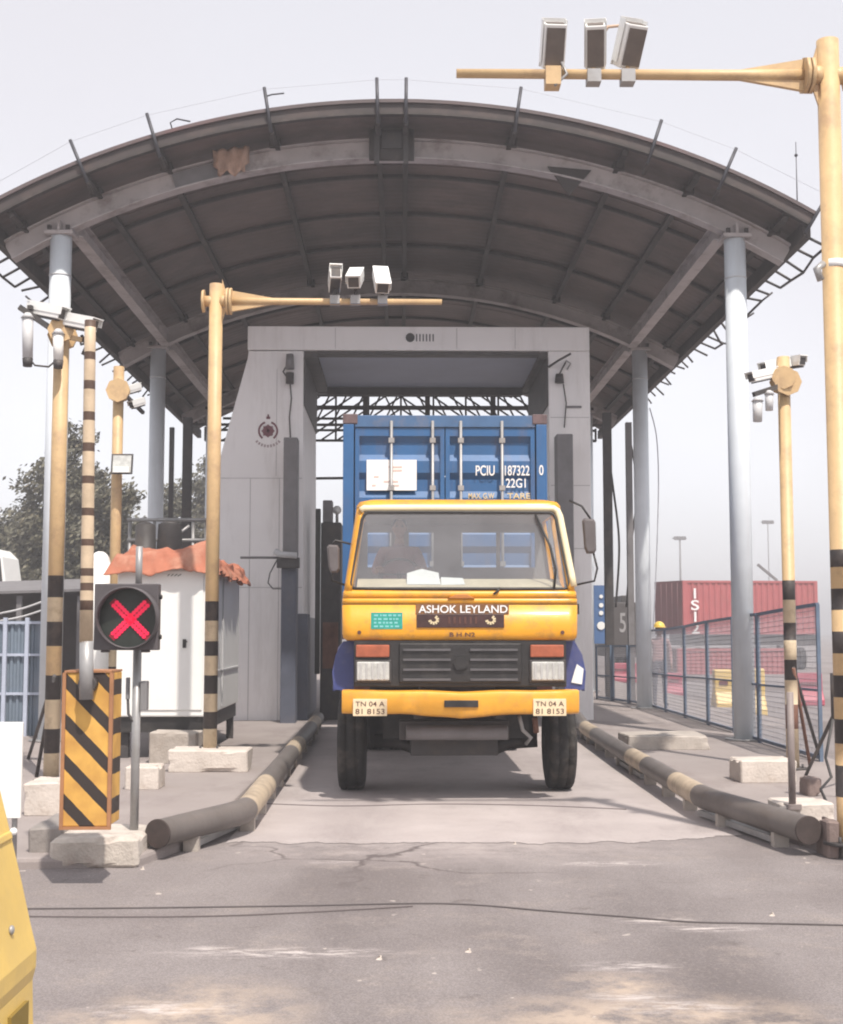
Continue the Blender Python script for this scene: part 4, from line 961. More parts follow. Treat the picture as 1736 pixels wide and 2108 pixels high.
for k, (x0_, x1_) in enumerate(((ca+.145, xm-.006), (xm+.006, cb-.145))):
    mb = MB(); pr = corr_profile(czb+.22, czt-.26, 5, .045)
    n = len(pr); ys = [(CYF+.045+d, z) for z, d in pr]
    vs = [(x, y, z) for x in (x0_+.05, x1_-.05) for y, z in ys]
    mb.add(vs, [(i, i+1, n+i+1, n+i) for i in range(n-1)], cont_blue)
    mb.box(x0_, x1_, CYF+.03, CYF+.09, czt-.262, czt-.16, cont_blue); mb.box(x0_, x1_, CYF+.03, CYF+.09, czb+.13, czb+.222, cont_blue)
    mb.box(x0_, x0_+.052, CYF+.028, CYF+.09, czb+.13, czt-.16, cont_blue); mb.box(x1_-.052, x1_, CYF+.028, CYF+.09, czb+.13, czt-.16, cont_blue)
    d_ = mb.build('door', con); doors.append(d_)
    for u in ((806, 891), (949, 1034))[k]:
        x = P(u, 950, CYF).x
        mb = MB(); mb.cyl((x, CYF-.005, czb+.08), (x, CYF-.005, czt-.08), .019, None, galv, 10)
        for z in (czb+.3, czb+.9, czt-.9, czt-.32): mb.box(x-.035, x+.035, CYF-.03, CYF+.03, z-.03, z+.03, galv)
        mb.build('lock_rod', d_)
prD = corr_profile(czb+.22, czt-.26, 5, .045)
def door_y(z):
    for (za, da), (zb2, db) in zip(prD, prD[1:]):
        if za <= z <= zb2: return CYF+.045+da+(db-da)*(z-za)/(zb2-za)-.006
    return CYF+.027
zz = lambda v: P(900, v, CYF).z
xx_ = lambda u: P(u, 950, CYF).x
mb = MB(); mb.box(xx_(755), xx_(858), CYF+.031, CYF+.043, zz(1009), zz(946), paper); mb.build('placard', doors[0])
pl = doors[0].children[-1]
plm = M('placard_print', (.62,.50,.47), .6, 0, .1, 8)
mb = MB()
for (u, v, l) in ((800,960,28),(808,967,20),(770,980,10),(790,990,30),(766,998,8),(800,998,22)): mb.box(xx_(u), xx_(u+l), CYF+.027, CYF+.0308, zz(v+2.5), zz(v-1), plm)
mb.build('placard_print', [c for c in doors[0].children if c.name.startswith('placard')][0])
for (s, u0, u1, v0, v1) in (('PCIU', 980, 1019, 978, 957), ('187322', 1040, 1091, 978, 957), ('22G1', 1042, 1083, 1003, 984)):
    text('container_lettering', s, doors[1], txtw, xx_(u0), xx_(u1), zz(v0), zz(v1), CYF+.043, .003, .012)
text('container_lettering', '0', doors[1], txtw, xx_(1110), xx_(1119), zz(978), zz(957), CYF-.002, .004, .01)
text('container_lettering', 'MAX. G.W', doors[1], M('yellow_lettering', (.72,.56,.3), .5), xx_(965), xx_(1018), zz(1026), zz(1014), CYF+.043, .003, .012)
text('container_lettering', 'TARE', doors[1], M('yellow_lettering', (.72,.56,.3), .5), xx_(1045), xx_(1092), zz(1026), zz(1014), CYF+.043, .003, .012)

# ------------------------------------------------------------------ kerb pipes
def pipe(pts, r, label, ends, stripes):
    root = thing('kerb_pipe', pts[0], label, 'guard pipe', 'guard pipes along the lane')
    # densify
    out = []; P_ = [Vector(p) for p in pts]
    for i in range(len(P_)-1):
        L_ = (P_[i+1]-P_[i]).length; n_ = max(2, int(L_/.12))
        for k in range(n_): out.append(P_[i].lerp(P_[i+1], k/n_))
    out.append(P_[-1])
    for _ in range(3): out = [out[0]]+[(out[i-1]+out[i]*2+out[i+1])/4 for i in range(1, len(out)-1)]+[out[-1]]
    mb = MB(); n = 20; rs = []; px_ = None; dist = 0; ds = []
    for i, p in enumerate(out):
        d = (out[min(i+1, len(out)-1)]-out[max(i-1, 0)]).normalized(); x = d.cross(Vector((0,0,1))).normalized(); z = x.cross(d)
        if i: dist += (p-out[i-1]).length
        ds.append(dist); rs.append([p+(x*math.cos(2*math.pi*k/n)+z*math.sin(2*math.pi*k/n))*r*(1+.035*noise.noise(Vector((p.x*2, p.y*2.2, k*.35)))) for k in range(n)])
    def mat_at(d):
        for a, b_, m_ in stripes:
            if a <= d < b_: return m_
        k = int((d-stripes[-1][1])/1.5); return pipe_band if k % 3 == 1 else pipe_m
    cur = 0
    while cur < len(rs)-1:
        m_ = mat_at(ds[cur]); e = cur
        while e < len(rs)-1 and mat_at(ds[e]) == m_: e += 1
        mb.rings(rs[cur:e+1], m_, True, False); cur = e
    mb.build('pipe', root)
    d0 = (out[0]-out[1]).normalized()
    mb = MB(); mb.cyl(out[0]-d0*.01, out[0]+d0*.012, r+.004, None, M('pipe_cap', (.05,.036,.033), .8, 0, .3, 9), 24); mb.build('end_cap', root, .004)
    for i in range(4, len(out), 9):
        p = out[i]; mb = MB(); mb.box(p.x-.06, p.x+.06, p.y-.05, p.y+.05, 0, p.z-r*.8, conc); mb.build('support', root)
    for i in range(0, len(out)-20, 40):
        a, c = out[i+4], out[min(i+18, len(out)-1)]
        mb = MB(); mb.bar((a.x, a.y, .045), (c.x, c.y, .045), .06, .05, galv); mb.build('base_angle', root)
    return root
pipe_band = M('pipe_band_paint', (.42,.34,.25), .6, 0, .2, 4, .08, (.17,.13,.10), .75, 3)
pipe_m = M('pipe_grey_paint', (.135,.118,.11), .55, 0, .15, 2.5, .1, (.08,.06,.05), .5, 2)
zr = .20
A = [P(325,1733,10.35), P(505,1672,11.6), P(560,1602,14.3), P(640,1508,21.5), P(655,1487,24.0)]
for p in A: p.z = zr
pipe(A, .105, 'grey guard pipe with a pale band along the left side of the lane', None, [(0,1.45,pipe_m),(1.45,3.3,pipe_band),(3.3,5.2,pipe_m)])
A = [P(1665,1722,10.45), P(1455,1660,12.4), P(1400,1628,13.6), P(1290,1562,17.0), P(1205,1513,21.5), P(1190,1495,24)]
for p in A: p.z = zr
pipe(A, .105, 'grey guard pipe with a pale band along the right side of the lane', None, [(0,2.1,pipe_m),(2.1,3.3,pipe_band),(3.3,4.9,pipe_m),(4.9,6.0,pipe_band),(6.0,8,pipe_m)])

# ------------------------------------------------------------------ concrete blocks
def block(u0, u1, vt, vb, dep, label, mat=conc_w, z0=ISL, name='concrete_block', side=None, bev=.015):
    g_ = G((u0+u1)/2, vb, z0); Y = g_.y; a, c = P(u0, vb, Y), P(u1, vb, Y); zt = P(u0, vt, Y).z
    mb = MB(); rg_ = random.Random(int(u0)); q = lambda: rg_.uniform(-.008, .008)
    mb.hexa([(a.x+q(),Y+q(),z0-.01),(c.x+q(),Y+q(),z0-.01),(c.x+q(),Y+dep,z0-.01),(a.x+q(),Y+dep,z0-.01),(a.x+q(),Y+q(),zt+q()),(c.x+q(),Y+q(),zt+q()),(c.x+q(),Y+dep,zt+q()),(a.x+q(),Y+dep,zt+q())], mat)
    o = mb.build(name, origin=((a.x+c.x)/2, Y+dep/2, z0))
    bm = bmesh.new(); bm.from_mesh(o.data); ct = Vector((0, 0, (zt-z0)/2))
    bmesh.ops.bevel(bm, geom=list(bm.edges), offset=bev, segments=1, affect='EDGES', clamp_overlap=True)
    bmesh.ops.subdivide_edges(bm, edges=[e for e in bm.edges if e.calc_length() > .05], cuts=9, use_grid_fill=True)
    for v_ in bm.verts:
        p_ = v_.co+Vector((u0*.01, 0, 0)); k_ = noise.noise_vector(p_*7)*.003+noise.noise_vector(p_*28)*.002
        ch = noise.noise(p_*5+Vector((4, 4, 4)))
        ed = sum(1 for d_, l_ in ((abs(v_.co.x), (c.x-a.x)/2), (abs(v_.co.y), dep/2), (abs(v_.co.z-ct.z), (zt-z0)/2)) if d_ > l_-.03)
        if ed >= 2 and ch > .25: k_ += (ct-v_.co).normalized()*min(.035, (ch-.25)*.16)
        v_.co += k_
    bm.to_mesh(o.data); bm.free()
    tag(o, label, 'block', 'concrete blocks on the pavements'); return o
block(100, 282, 1726, 1788, .75, 'stained concrete plinth under the striped barrier housing', conc_moss, 0, bev=.03)
block(47, 122, 1612, 1680, .5, 'whitish concrete block at the foot of the leftmost striped pole')
block(256, 326, 1578, 1626, .4, 'small whitish block just behind the signal post')
block(345, 509, 1545, 1590, .55, 'wide whitish block carrying the tall camera pole in front of the cabin')
block(306, 405, 1508, 1572, .5, 'pale block under the front edge of the white cabin', conc)
block(1526, 1642, 1566, 1612, .5, 'whitish block at the foot of the right striped pole')
block(1612, 1722, 1655, 1712, .45, 'whitish block carrying the thin grey post near the right pipe end')
block(1664, 1694, 1602, 1640, .3, 'small brown block between the two whitish blocks on the right', brownc)
block(1706, 1730, 1690, 1768, .3, 'brown block at the right frame edge beside the pipe end', brownc, 0)
block(1295, 1462, 1516, 1544, 1.0, 'long low pale slab on the right pavement beside the fence', conc)
block(56, 128, 1705, 1778, .8, 'grey concrete kerb piece left of the plinth', M('kerb_concrete', (.26,.235,.22), .85, 0, .15, 4, .3), 0, 'kerb_block')
rg = random.Random(11)
for k, (u, v) in enumerate(((293,1790),(782,1975),(1060,1738),(1590,1885),(965,1960))):
    g_ = G(u, v); mb = MB(); s = .022
    mb.add([(g_.x+s*rg.uniform(.6,1.2)*math.cos(i*1.256), g_.y+s*rg.uniform(.6,1.2)*math.sin(i*1.256), .0) for i in range(5)]+[(g_.x, g_.y, s*.9), (g_.x+.01, g_.y+.008, s*.8)], [(0,1,5),(1,2,5),(2,6,5),(2,3,6),(3,4,6),(4,5,6),(4,0,5)], conc_w)
    tag(mb.build('stone', origin=g_), ('pale pebble lying by the plinth corner','pale pebble on the asphalt in front of the truck','pebble at the front edge of the lane slab','pebble on the asphalt near the right pipe','small pebble on the asphalt beyond the dark cable')[k], 'stone')

# ------------------------------------------------------------------ camera poles
def cam_box(mb_root, c, size, yaw_, pitch_, body=white, win=dkgrey, name='surveillance_camera'):
    """housing with hood, dark window, bracket"""
    w_, l_, h_ = size; c = Vector(c); m = Matrix.Rotation(yaw_, 3, 'Z') @ Matrix.Rotation(pitch_, 3, 'X')
    def T(q): return c + m @ Vector(q)
    def bx3(mb, x0, x1, y0, y1, z0, z1, mat): mb.hexa([T(q) for q in ((x0,y0,z0),(x1,y0,z0),(x1,y1,z0),(x0,y1,z0),(x0,y0,z1),(x1,y0,z1),(x1,y1,z1),(x0,y1,z1))], mat)
    mb = MB(); bx3(mb, -w_/2, w_/2, -l_/2, l_/2, -h_/2, h_/2, body); o = mb.build(name, mb_root, .008)
    mb = MB(); bx3(mb, -w_*.56, w_*.56, -l_*.6, l_*.5, h_/2+.006, h_/2+.018, bright); bx3(mb, -w_*.56, -w_*.53, -l_*.58, l_*.4, -h_*.1, h_/2+.006, bright); bx3(mb, w_*.53, w_*.56, -l_*.58, l_*.4, -h_*.1, h_/2+.006, bright); mb.build('sun_hood', o)
    mb = MB(); bx3(mb, -w_*.4, w_*.4, -l_/2-.006, -l_/2-.001, -h_*.4, h_*.4, win); mb.build('lens_window', o)
    mb = MB(); bx3(mb, -w_*.42, w_*.42, -l_*.42, l_*.42, -h_/2-.02, -h_/2-.003, win); mb.build('base_tray', o)
    return o
def octo(mb, c, ax, r, th, mat):
    c = Vector(c); ax = Vector(ax).normalized(); mb.cyl(c-ax*th/2, c+ax*th/2, r, None, mat, 8)
def camera_pole(base, h, label, arm_yaw, arm_len, arm_drop, r=.083, bands=(), group='camera poles', flange_r=.17):
    """arm_yaw measured from +x"""
    root = thing('camera_pole', base, label, 'camera pole', group); B = Vector(base)
    mb = MB(); z = 0
    for (z0_, z1_, m_) in bands: mb.cyl(B+Vector((0,0,z0_)), B+Vector((0,0,z1_)), r, None, m_, 24, True)
    zs = max([b_[1] for b_ in bands]+[0]); mb.cyl(B+Vector((0,0,zs)), B+Vector((0,0,h)), r, None, yel_pole, 24); mb.build('post', root)
    mb = MB(); mb.cyl(B, B+Vector((0,0,.025)), r*2.3, None, dkgrey, 8)
    for k in range(4): a = R(45+90*k); mb.cyl(B+Vector((r*1.7*math.cos(a), r*1.7*math.sin(a), 0)), B+Vector((r*1.7*math.cos(a), r*1.7*math.sin(a), .07)), .014, None, dkgrey, 8)
    mb.build('base_plate', root)
    d = Vector((math.cos(arm_yaw), math.sin(arm_yaw), 0)); sd = Vector((-d.y, d.x, 0)); zA = h-arm_drop; c = B+Vector((0,0,zA))
    mb = MB(); octo(mb, c+d*(r+.06), d, flange_r, .03, yel_pole); octo(mb, c+d*(r+.10), d, flange_r, .03, yel_pole)
    mb.cyl(c+d*(r-.03), c+d*(r+.05), r*.9, None, yel_pole, 14)
    octo(mb, c-d*(r+.07), d, flange_r*.85, .03, yel_pole); mb.cyl(c-d*(r+.07), c, r*.8, None, yel_pole, 14)
    for q in (-1, 1): mb.prism([(0,0),(1,0),(1,1)], 0, .001, yel_pole) if False else None
    # gussets above and below the stub
    for q in (-1, 1):
        a_, b2, c2 = c+d*(r-.01)+Vector((0,0,q*.28)), c+d*(r-.01)+Vector((0,0,q*.06)), c+d*(r+.045)+Vector((0,0,q*.10)); o_ = sd*.012
        mb.add([a_-o_, b2-o_, c2-o_, a_+o_, b2+o_, c2+o_], [(0,1,2),(5,4,3),(0,3,4,1),(1,4,5,2),(2,5,3,0)], yel_pole)
    mb.build('flange', root)
    mb = MB(); mb.tube([c+d*(r+.116), c+d*(r+.6), c+d*(r+.62), c+d*arm_len], [.05, .046, .044, .036], yel_pole, 16)
    for q in (-1, 1):                                   # stiffening fins that taper into the arm
        a_, b2, c2 = c+d*(r+.117)+Vector((0,0,q*.13)), c+d*(r+.117)+Vector((0,0,q*.03)), c+d*(r+.65)+Vector((0,0,q*.035)); o_ = sd*.02
        mb.add([a_-o_, b2-o_, c2-o_, a_+o_, b2+o_, c2+o_], [(0,1,2),(5,4,3),(0,3,4,1),(1,4,5,2),(2,5,3,0)], yel_pole)
    mb.build('arm', root)
    return root, c, d
def bands_px(u, vs, Y, z0):
    """list of (v_top, v_bottom, material) -> heights above base"""
    return [(P(u, vb, Y).z-z0, P(u, vt, Y).z-z0, m_) for vt, vb, m_ in vs]

# gantry A in front of the cabin
YA = 16.35; bx_ = P(437, 1200, YA).x; zb = .29; hA = P(435, 585, YA).z-zb
vsA = [(1238,1278,blk_band),(1278,1320,pale_band),(1320,1350,blk_band),(1350,1390,pale_band),(1390,1428,blk_band),(1428,1465,pale_band),(1465,1500,blk_band),(1500,1545,pale_band)]
bA = bands_px(437, vsA, YA, zb); bA[-1] = (0, bA[-1][1], pale_band)
rootA, cA, dA = camera_pole((bx_, YA, zb), hA, 'tall yellow camera pole with black bands standing in front of the white cabin', 0, P(910,620,YA).x-bx_, hA-(P(435,620,YA).z-zb), .083, bA)
for (u, v0, v1, wpx, yw, pt) in ((690,562,590,28,.1,-.25), (732,550,596,32,-.1,.5), (785,548,606,34,.15,.75)):
    p = P(u, (v0+v1)/2, YA-.05)
    cam_box(rootA, p, (wpx*YA/F*.86, .40, .15), yw, pt)
for u in (690, 732, 788):
    mb = MB(); q = P(u, 618, YA); mb.box(q.x-.06, q.x+.06, YA-.07, YA+.07, q.z-.055, q.z+.05, galv); mb.cyl((q.x, YA, q.z+.05), (q.x, YA, q.z+.17), .022, None, dkgrey, 8); mb.build('clamp', rootA)
# gantry B, near right
YN = 10.4; bx_ = P(1718, 600, YN).x; zb = .1; hB = P(1718, 84, YN).z-zb
vsB = [(1132,1168,blk_band),(1168,1212,yel_pole),(1212,1256,blk_band),(1256,1300,yel_pole),(1300,1345,blk_band),(1345,1390,yel_pole),(1390,1435,blk_band),(1435,1480,yel_pole),(1480,1530,blk_band),(1530,1575,yel_pole),(1575,1640,blk_band)]
bB = bands_px(1735, vsB, YN, zb); bB.append((0, bB[-1][0], yel_pole))
rootB, cB, dB = camera_pole((bx_, YN, zb), hB, 'nearest tall yellow camera pole reaching its arm in from the right frame edge', math.pi, bx_-P(940,160,YN).x, hB-(P(1718,156,YN).z-zb), .088, bB, flange_r=.15)
mb = MB(); mb.cyl(P(1718,545,YN)-Vector((0,0,.03)), P(1718,545,YN)+Vector((0,0,.03)), .092, None, bright, 24)
q = P(1718,545,YN); mb.tube([(bx_-.09, YN-.03, q.z), (bx_-.15, YN-.05, q.z-.05), (bx_-.12, YN-.05, q.z-.14)], .03, galv, 10); mb.build('cable_collar', rootB)
for (u, v0, v1, wpx, yw, pt, bd) in ((1140,44,140,46,.05,-1.05,white), (1226,40,148,42,-.12,-1.0,white), (1298,38,146,46,.3,-1.0,white)):
    p = P(u, (v0+v1)/2+2, YN-.02)
    cam_box(rootB, p, (wpx*YN/F, .34, .15), yw, pt, bd, M('housing_base_brown', (.13,.105,.09), .6, 0, .2, 6))
for u in (1140, 1222, 1292):
    mb = MB(); q = P(u, 158, YN); mb.box(q.x-.055, q.x+.055, YN-.06, YN+.06, q.z-.06, q.z+.045, galv); mb.cyl((q.x, YN, q.z+.045), (q.x, YN, q.z+.13), .02, None, yel_pole, 8)
    if u == 1140: mb.box(q.x-.07, q.x+.05, YN-.08, YN+.07, q.z-.09, q.z+.06, yel_pole); mb.tube([(q.x+.06,YN-.05,q.z+.1),(q.x+.1,YN-.06,q.z),(q.x+.0,YN-.07,q.z-.1)], .012, galv, 6)
    mb.build('clamp', rootB)
mb = MB(); mb.tube([P(1240,72,YN), P(1252,55,YN), P(1280,52,YN), P(1290,70,YN)], .014, M('conduit_tan', (.5,.35,.25), .5), 8); mb.build('conduit', rootB)

def cluster(root, c, d, s, specs):
    for (off, z, w_, l_, yw, pt) in specs:
        cam_box(root, Vector(c)+Vector(off)+Vector((0,0,z)), (w_, l_, w_*.9), yw, pt)
# left striped pole, arm pointing away
YL = 15.0; p = P(120, 1500, YL); zb = ISL; x = P(122, 900, YL).x; hL = P(120, 640, YL).z-zb
vsL = [(1185,1230,blk_band),(1230,1280,pale_band),(1280,1330,blk_band),(1330,1390,yel_pole),(1390,1440,blk_band),(1440,1500,pale_band),(1500,1550,blk_band),(1550,1640,pale_band)]
bL = bands_px(120, vsL, YL, zb); bL[-1] = (0, bL[-1][1], pale_band)
rootL, cL, dL = camera_pole((x, YL, zb), hL, 'leftmost yellow camera pole with black bands and a cluster of white cameras on top', R(100), .75, .25, .085, bL)
for (u, v, yy, w_, l_, yw, pt) in ((95,640,-.1,.13,.5,R(62),.25), (155,662,-.15,.15,.55,R(62),.25)):
    cam_box(rootL, P(u, v, YL+yy), (w_, l_, .13), yw, pt)
for (u, v0, v1, r_) in ((57,655,738,.062),(120,688,742,.06)):
    mb = MB(); a, c = P(u, v0, YL-.2), P(u, v1, YL-.2); mb.cyl(a, c, r_, r_*.9, ltgrey if u < 100 else white, 14); mb.cyl(c, c-Vector((0,0,.09)), r_*.95, r_*.8, dkgrey, 14); mb.cyl(a+Vector((0,0,.06)), a, r_*.5, r_*1.25, ltgrey, 14); mb.build('hanging_camera', rootL)
mb = MB(); mb.bar(P(40,632,YL-.15), P(125,690,YL-.1), .07, .06, dkgrey); mb.bar(P(75,640,YL), P(60,632,YL-.15), .05, .05, dkgrey); mb.bar(P(125,690,YL-.1), P(170,700,YL-.1), .06, .05, yel_pole); mb.build('camera_bracket', rootL); mb = MB(); mb.tube([P(60,738,YL-.2), P(72,752,YL-.2), P(100,755,YL-.2), P(112,745,YL-.2)], .012, dkgrey, 6); mb.build('camera_cable', rootL); mb = MB(); mb.tube([P(168,690,YL-.1), P(178,712,YL-.1), P(170,730,YL-.1)], .02, dkgrey, 6); mb.build('camera_cable', rootL)
for e in ((58,1562,-.2),(75,1600,-.9)):
    mb = MB(); q = G(e[0], e[1], ISL); mb.tube([P(112,1392,YL-.1), (P(112,1392,YL).lerp(q, .5)), q], .022, dkgrey, 8); mb.build('stay', rootL)
# third pole with floodlight
Y3 = 20.9; x = P(238, 1100, Y3).x; h3 = P(245, 755, Y3).z-ISL
root3, c3, d3 = camera_pole((x, Y3, ISL), h3, 'slim yellow camera pole with a square floodlight between barrier and cabin', R(98), .8, .38, .083, [(1.55,1.75,blk_band),(1.1,1.55,pale_band),(.8,1.1,blk_band),(0,.8,yel_pole)])
mb = MB(); octo(mb, P(243,803,Y3-.18), (0,1,0), .19, .04, yel_pole); mb.build('hub_plate', root3)
mb = MB(); p = P(252, 955, Y3-.3); mb.hexa([(p.x-.17,p.y-.06,p.z-.17),(p.x+.17,p.y-.06,p.z-.17),(p.x+.14,p.y+.08,p.z-.12),(p.x-.14,p.y+.08,p.z-.12),(p.x-.17,p.y-.0,p.z+.16),(p.x+.17,p.y-.0,p.z+.16),(p.x+.14,p.y+.1,p.z+.14),(p.x-.14,p.y+.1,p.z+.14)], dkgrey); mb.bar((p.x,p.y+.09,p.z), (x, Y3, p.z+.05), .05, .05, dkgrey); mb.build('floodlight', root3, .01)
fl = [k for k in root3.children if k.name.startswith('floodlight')][-1]
mb = MB(); mb.hexa([(p.x-.14,p.y-.068,p.z-.14),(p.x+.14,p.y-.068,p.z-.14),(p.x+.14,p.y-.058,p.z-.14),(p.x-.14,p.y-.058,p.z-.14),(p.x-.14,p.y-.012,p.z+.13),(p.x+.14,p.y-.012,p.z+.13),(p.x+.14,p.y-.004,p.z+.13),(p.x-.14,p.y-.004,p.z+.13)], lens_m); mb.box(p.x-.12, p.x+.12, p.y-.085, p.y-.07, p.z-.14, p.z-.05, bright); mb.build('lamp_glass', fl)
for (u, v, w_) in ((275,800,.1),(283,830,.1)): 
    cam_box(root3, P(u, v, Y3+.4), (w_, .3, .1), R(-30), .35)
mb = MB(); mb.bar(P(250,805,Y3), P(295,850,Y3+.6), .05, .05, dkgrey); mb.build('camera_bracket', root3)
for e in ((285,1430),):
    mb = MB(); mb.tube([P(262,1395,Y3-.05), P(300,1460,Y3-.5)], .018, dkgrey, 6); mb.build('stay', root3)
# right pole, arm pointing away
Y4 = 16.2; x = P(1624, 1200, Y4).x; zb = ISL; h4 = P(1618, 735, Y4).z-zb
vs4 = [(1195,1235,blk_band),(1235,1282,pale_band),(1282,1318,blk_band),(1318,1358,pale_band),(1358,1400,blk_band),(1400,1450,pale_band),(1450,1500,rust),(1500,1600,pale_band)]
b4 = bands_px(1624, vs4, Y4, zb); b4[-1] = (0, b4[-1][1], pale_band)
root4, c4, d4 = camera_pole((x, Y4, zb), h4, 'banded yellow camera pole by the right fence with white cameras on its left', R(75), .8, .28, .075, b4)
mb = MB(); octo(mb, P(1622,786,Y4-.12), (0,1,0), .17, .04, yel_pole); mb.build('hub_plate', root4)
for (u, v, yy, w_, l_, yw, pt) in ((1572,772,-.1,.12,.42,R(-60),.25), (1598,752,.1,.12,.42,R(-60),.25), (1637,745,.2,.1,.3,R(20),.1)):
    cam_box(root4, P(u, v, Y4+yy), (w_, l_, .11), yw, pt)
for (u, v0, v1, r_) in ((1560,826,868,.06),(1584,812,845,.05)):
    mb = MB(); a, c = P(u, v0, Y4-.2), P(u, v1, Y4-.2); mb.cyl(a, c, r_, r_*.9, ltgrey, 14); mb.cyl(a+Vector((0,0,.05)), a, r_*.5, r_*1.25, ltgrey, 14); mb.build('hanging_camera', root4)
mb = MB(); mb.bar(P(1605,795,Y4-.1), P(1552,812,Y4-.2), .06, .06, dkgrey); mb.bar(P(1580,800,Y4-.15), P(1582,830,Y4-.15), .05, .05, dkgrey); mb.build('camera_bracket', root4)
for e in ((1690,1565),(1668,1575)):
    mb = MB(); q = G(e[0], e[1], ISL); mb.tube([P(1634,1375,Y4-.1), q], .022, dkgrey if e[0] == 1690 else rust, 8); mb.build('stay', root4)
# thin grey post on its block and cables at the right edge
p = G(1632, 1660, .28); zt = P(1632, 1425, p.y).z
mb = MB(); mb.cyl(p, (p.x, p.y, zt), .03, None, M('weathered_post_steel', (.24,.20,.19), .6, .1, .2, 5), 12); mb.box(p.x-.06, p.x+.06, p.y-.06, p.y+.06, .26, .3, MATS['weathered_post_steel'])
tag(mb.build('steel_post', origin=p), 'thin grey steel post standing on the whitish block near the right pipe', 'post')
t = thing('tripod_stand', G(1700, 1625, ISL), 'dark steel tripod stand with loose cables at the right frame edge', 'stand')
mb = MB(); ap = P(1722, 1460, 13.2)
for (u, v) in ((1660,1595),(1725,1640),(1765,1600)): mb.tube([ap, G(u, v, ISL)], .02, dkgrey, 8)
mb.build('legs', t); mb = MB(); mb.cyl(ap-Vector((0,0,.1)), ap+Vector((0,0,.35)), .05, None, dkgrey, 10); mb.build('head', t)
mb = MB(); mb.tube([P(1715,1480,13), P(1700,1560,13), P(1712,1600,12.9), P(1690,1625,12.8), P(1720,1690,12.2)], .014, black, 6); mb.build('loose_cable', t)

# ------------------------------------------------------------------ boom barrier
YZ = G(190, 1760, .25).y+.15
a, c = P(126, 1700, YZ), P(224, 1700, YZ); zt = P(170, 1385, YZ).z; z0_ = P(170, 1702, YZ).z
bar_t = thing('boom_barrier', ((a.x+c.x)/2, YZ, z0_), 'boom barrier with yellow and black striped housing and its arm raised upright', 'barrier')
def stripe_mat():
    m = bpy.data.materials.new('hazard_stripes'); m.use_nodes = True; t = m.node_tree; L = t.links.new; b = t.nodes['Principled BSDF']
    tc = t.nodes.new('ShaderNodeTexCoord'); sp = t.nodes.new('ShaderNodeSeparateXYZ'); L(tc.outputs['Object'], sp.inputs[0])
    def mth(op, p, q):
        x = t.nodes.new('ShaderNodeMath'); x.operation = op
        for k, s in ((0, p), (1, q)):
            if isinstance(s, (int, float)): x.inputs[k].default_value = s
            else: L(s, x.inputs[k])
        return x.outputs[0]
    nz = t.nodes.new('ShaderNodeTexNoise'); nz.inputs['Scale'].default_value = 14; L(tc.outputs['Object'], nz.inputs['Vector'])
    e = mth('ADD', mth('ADD', mth('MULTIPLY', sp.outputs[0], 1.02), sp.outputs[2]), mth('MULTIPLY', nz.outputs[0], .012))
    f = mth('FRACT', mth('MULTIPLY', mth('ADD', e, .03), 1/.268), 0)
    st = mth('LESS_THAN', f, .40)
    mx = t.nodes.new('ShaderNodeMix'); mx.data_type = 'RGBA'; L(st, mx.inputs[0])
    n2 = t.nodes.new('ShaderNodeTexNoise'); n2.inputs['Scale'].default_value = 5; n2.inputs['Detail'].default_value = 8; L(tc.outputs['Object'], n2.inputs['Vector'])
    cr = t.nodes.new('ShaderNodeValToRGB'); cr.color_ramp.elements[0].position = .35; cr.color_ramp.elements[0].color = (.50,.26,.06,1); cr.color_ramp.elements[1].position = .62; cr.color_ramp.elements[1].color = (.70,.40,.09,1); L(n2.outputs[0], cr.inputs[0])
    L(cr.outputs[0], mx.inputs[6]); mx.inputs[7].default_value = (.035,.025,.022,1); L(mx.outputs[2], b.inputs['Base Color']); b.inputs['Roughness'].default_value = .55
    return m
mb = MB(); mb.box(a.x, c.x, YZ, YZ+.34, z0_, zt, stripe_mat()); mb.build('housing', bar_t, .008)
mb = MB(); fr = M('housing_edge_orange', (.36,.17,.08), .6, 0, .2, 5)
for x in (a.x, c.x): mb.box(x-.012, x+.012, YZ-.012, YZ+.02, z0_, zt, fr)
mb.box(a.x-.012, c.x+.012, YZ-.011, YZ+.019, z0_-.02, z0_, fr); mb.box(a.x, c.x, YZ-.01, YZ+.35, zt+.001, zt+.015, fr); mb.build('housing_edge', bar_t)
mb = MB(); yb = YZ-.09
p0 = P(178, 1440, yb); p1 = P(178, 1320, yb); mb.cyl(p0, p1, .048, .046, galv, 16); mb.cyl((p0.x, YZ, p0.z+.1), (p0.x, YZ-.1, p0.z+.1), .06, None, dkgrey, 12); mb.build('arm_sleeve', bar_t)
mb = MB(); segs = [665,705,720,757,775,812,826,862,882,905,920,960,975,1008,1025,1060,1080,1118,1130,1165,1185,1207,1222,1262,1290,1330]
bm_pale = M('boom_pale_paint', (.55,.43,.30), .5, 0, .15, 6, .03, (.35,.26,.17), .5, 4)
segs = [660,674,725,741,784,802,848,866,912,930,980,996,1046,1062,1110,1124,1170,1186,1200,1216,1236,1256,1322]
bm_blk = M('boom_dark_paint', (.085,.05,.035), .6, 0, .3, 8, .05)
for i in range(len(segs)-1):
    r_ = .038+.008*i/len(segs); uu = lambda v: 186-(v-650)*.0125
    q0, q1 = P(uu(segs[i]), segs[i], yb), P(uu(segs[i+1]), segs[i+1], yb)
    r2 = .038+.008*(i+1)/len(segs)
    mb.rings([[(q_.x+rr_*math.cos(2*math.pi*k/18), q_.y+rr_*math.sin(2*math.pi*k/18), q_.z) for k in range(18)] for q_, rr_ in ((q0, r_), (q1, r2))], bm_blk if i % 2 == 0 else bm_pale, True, i in (0, len(segs)-2))
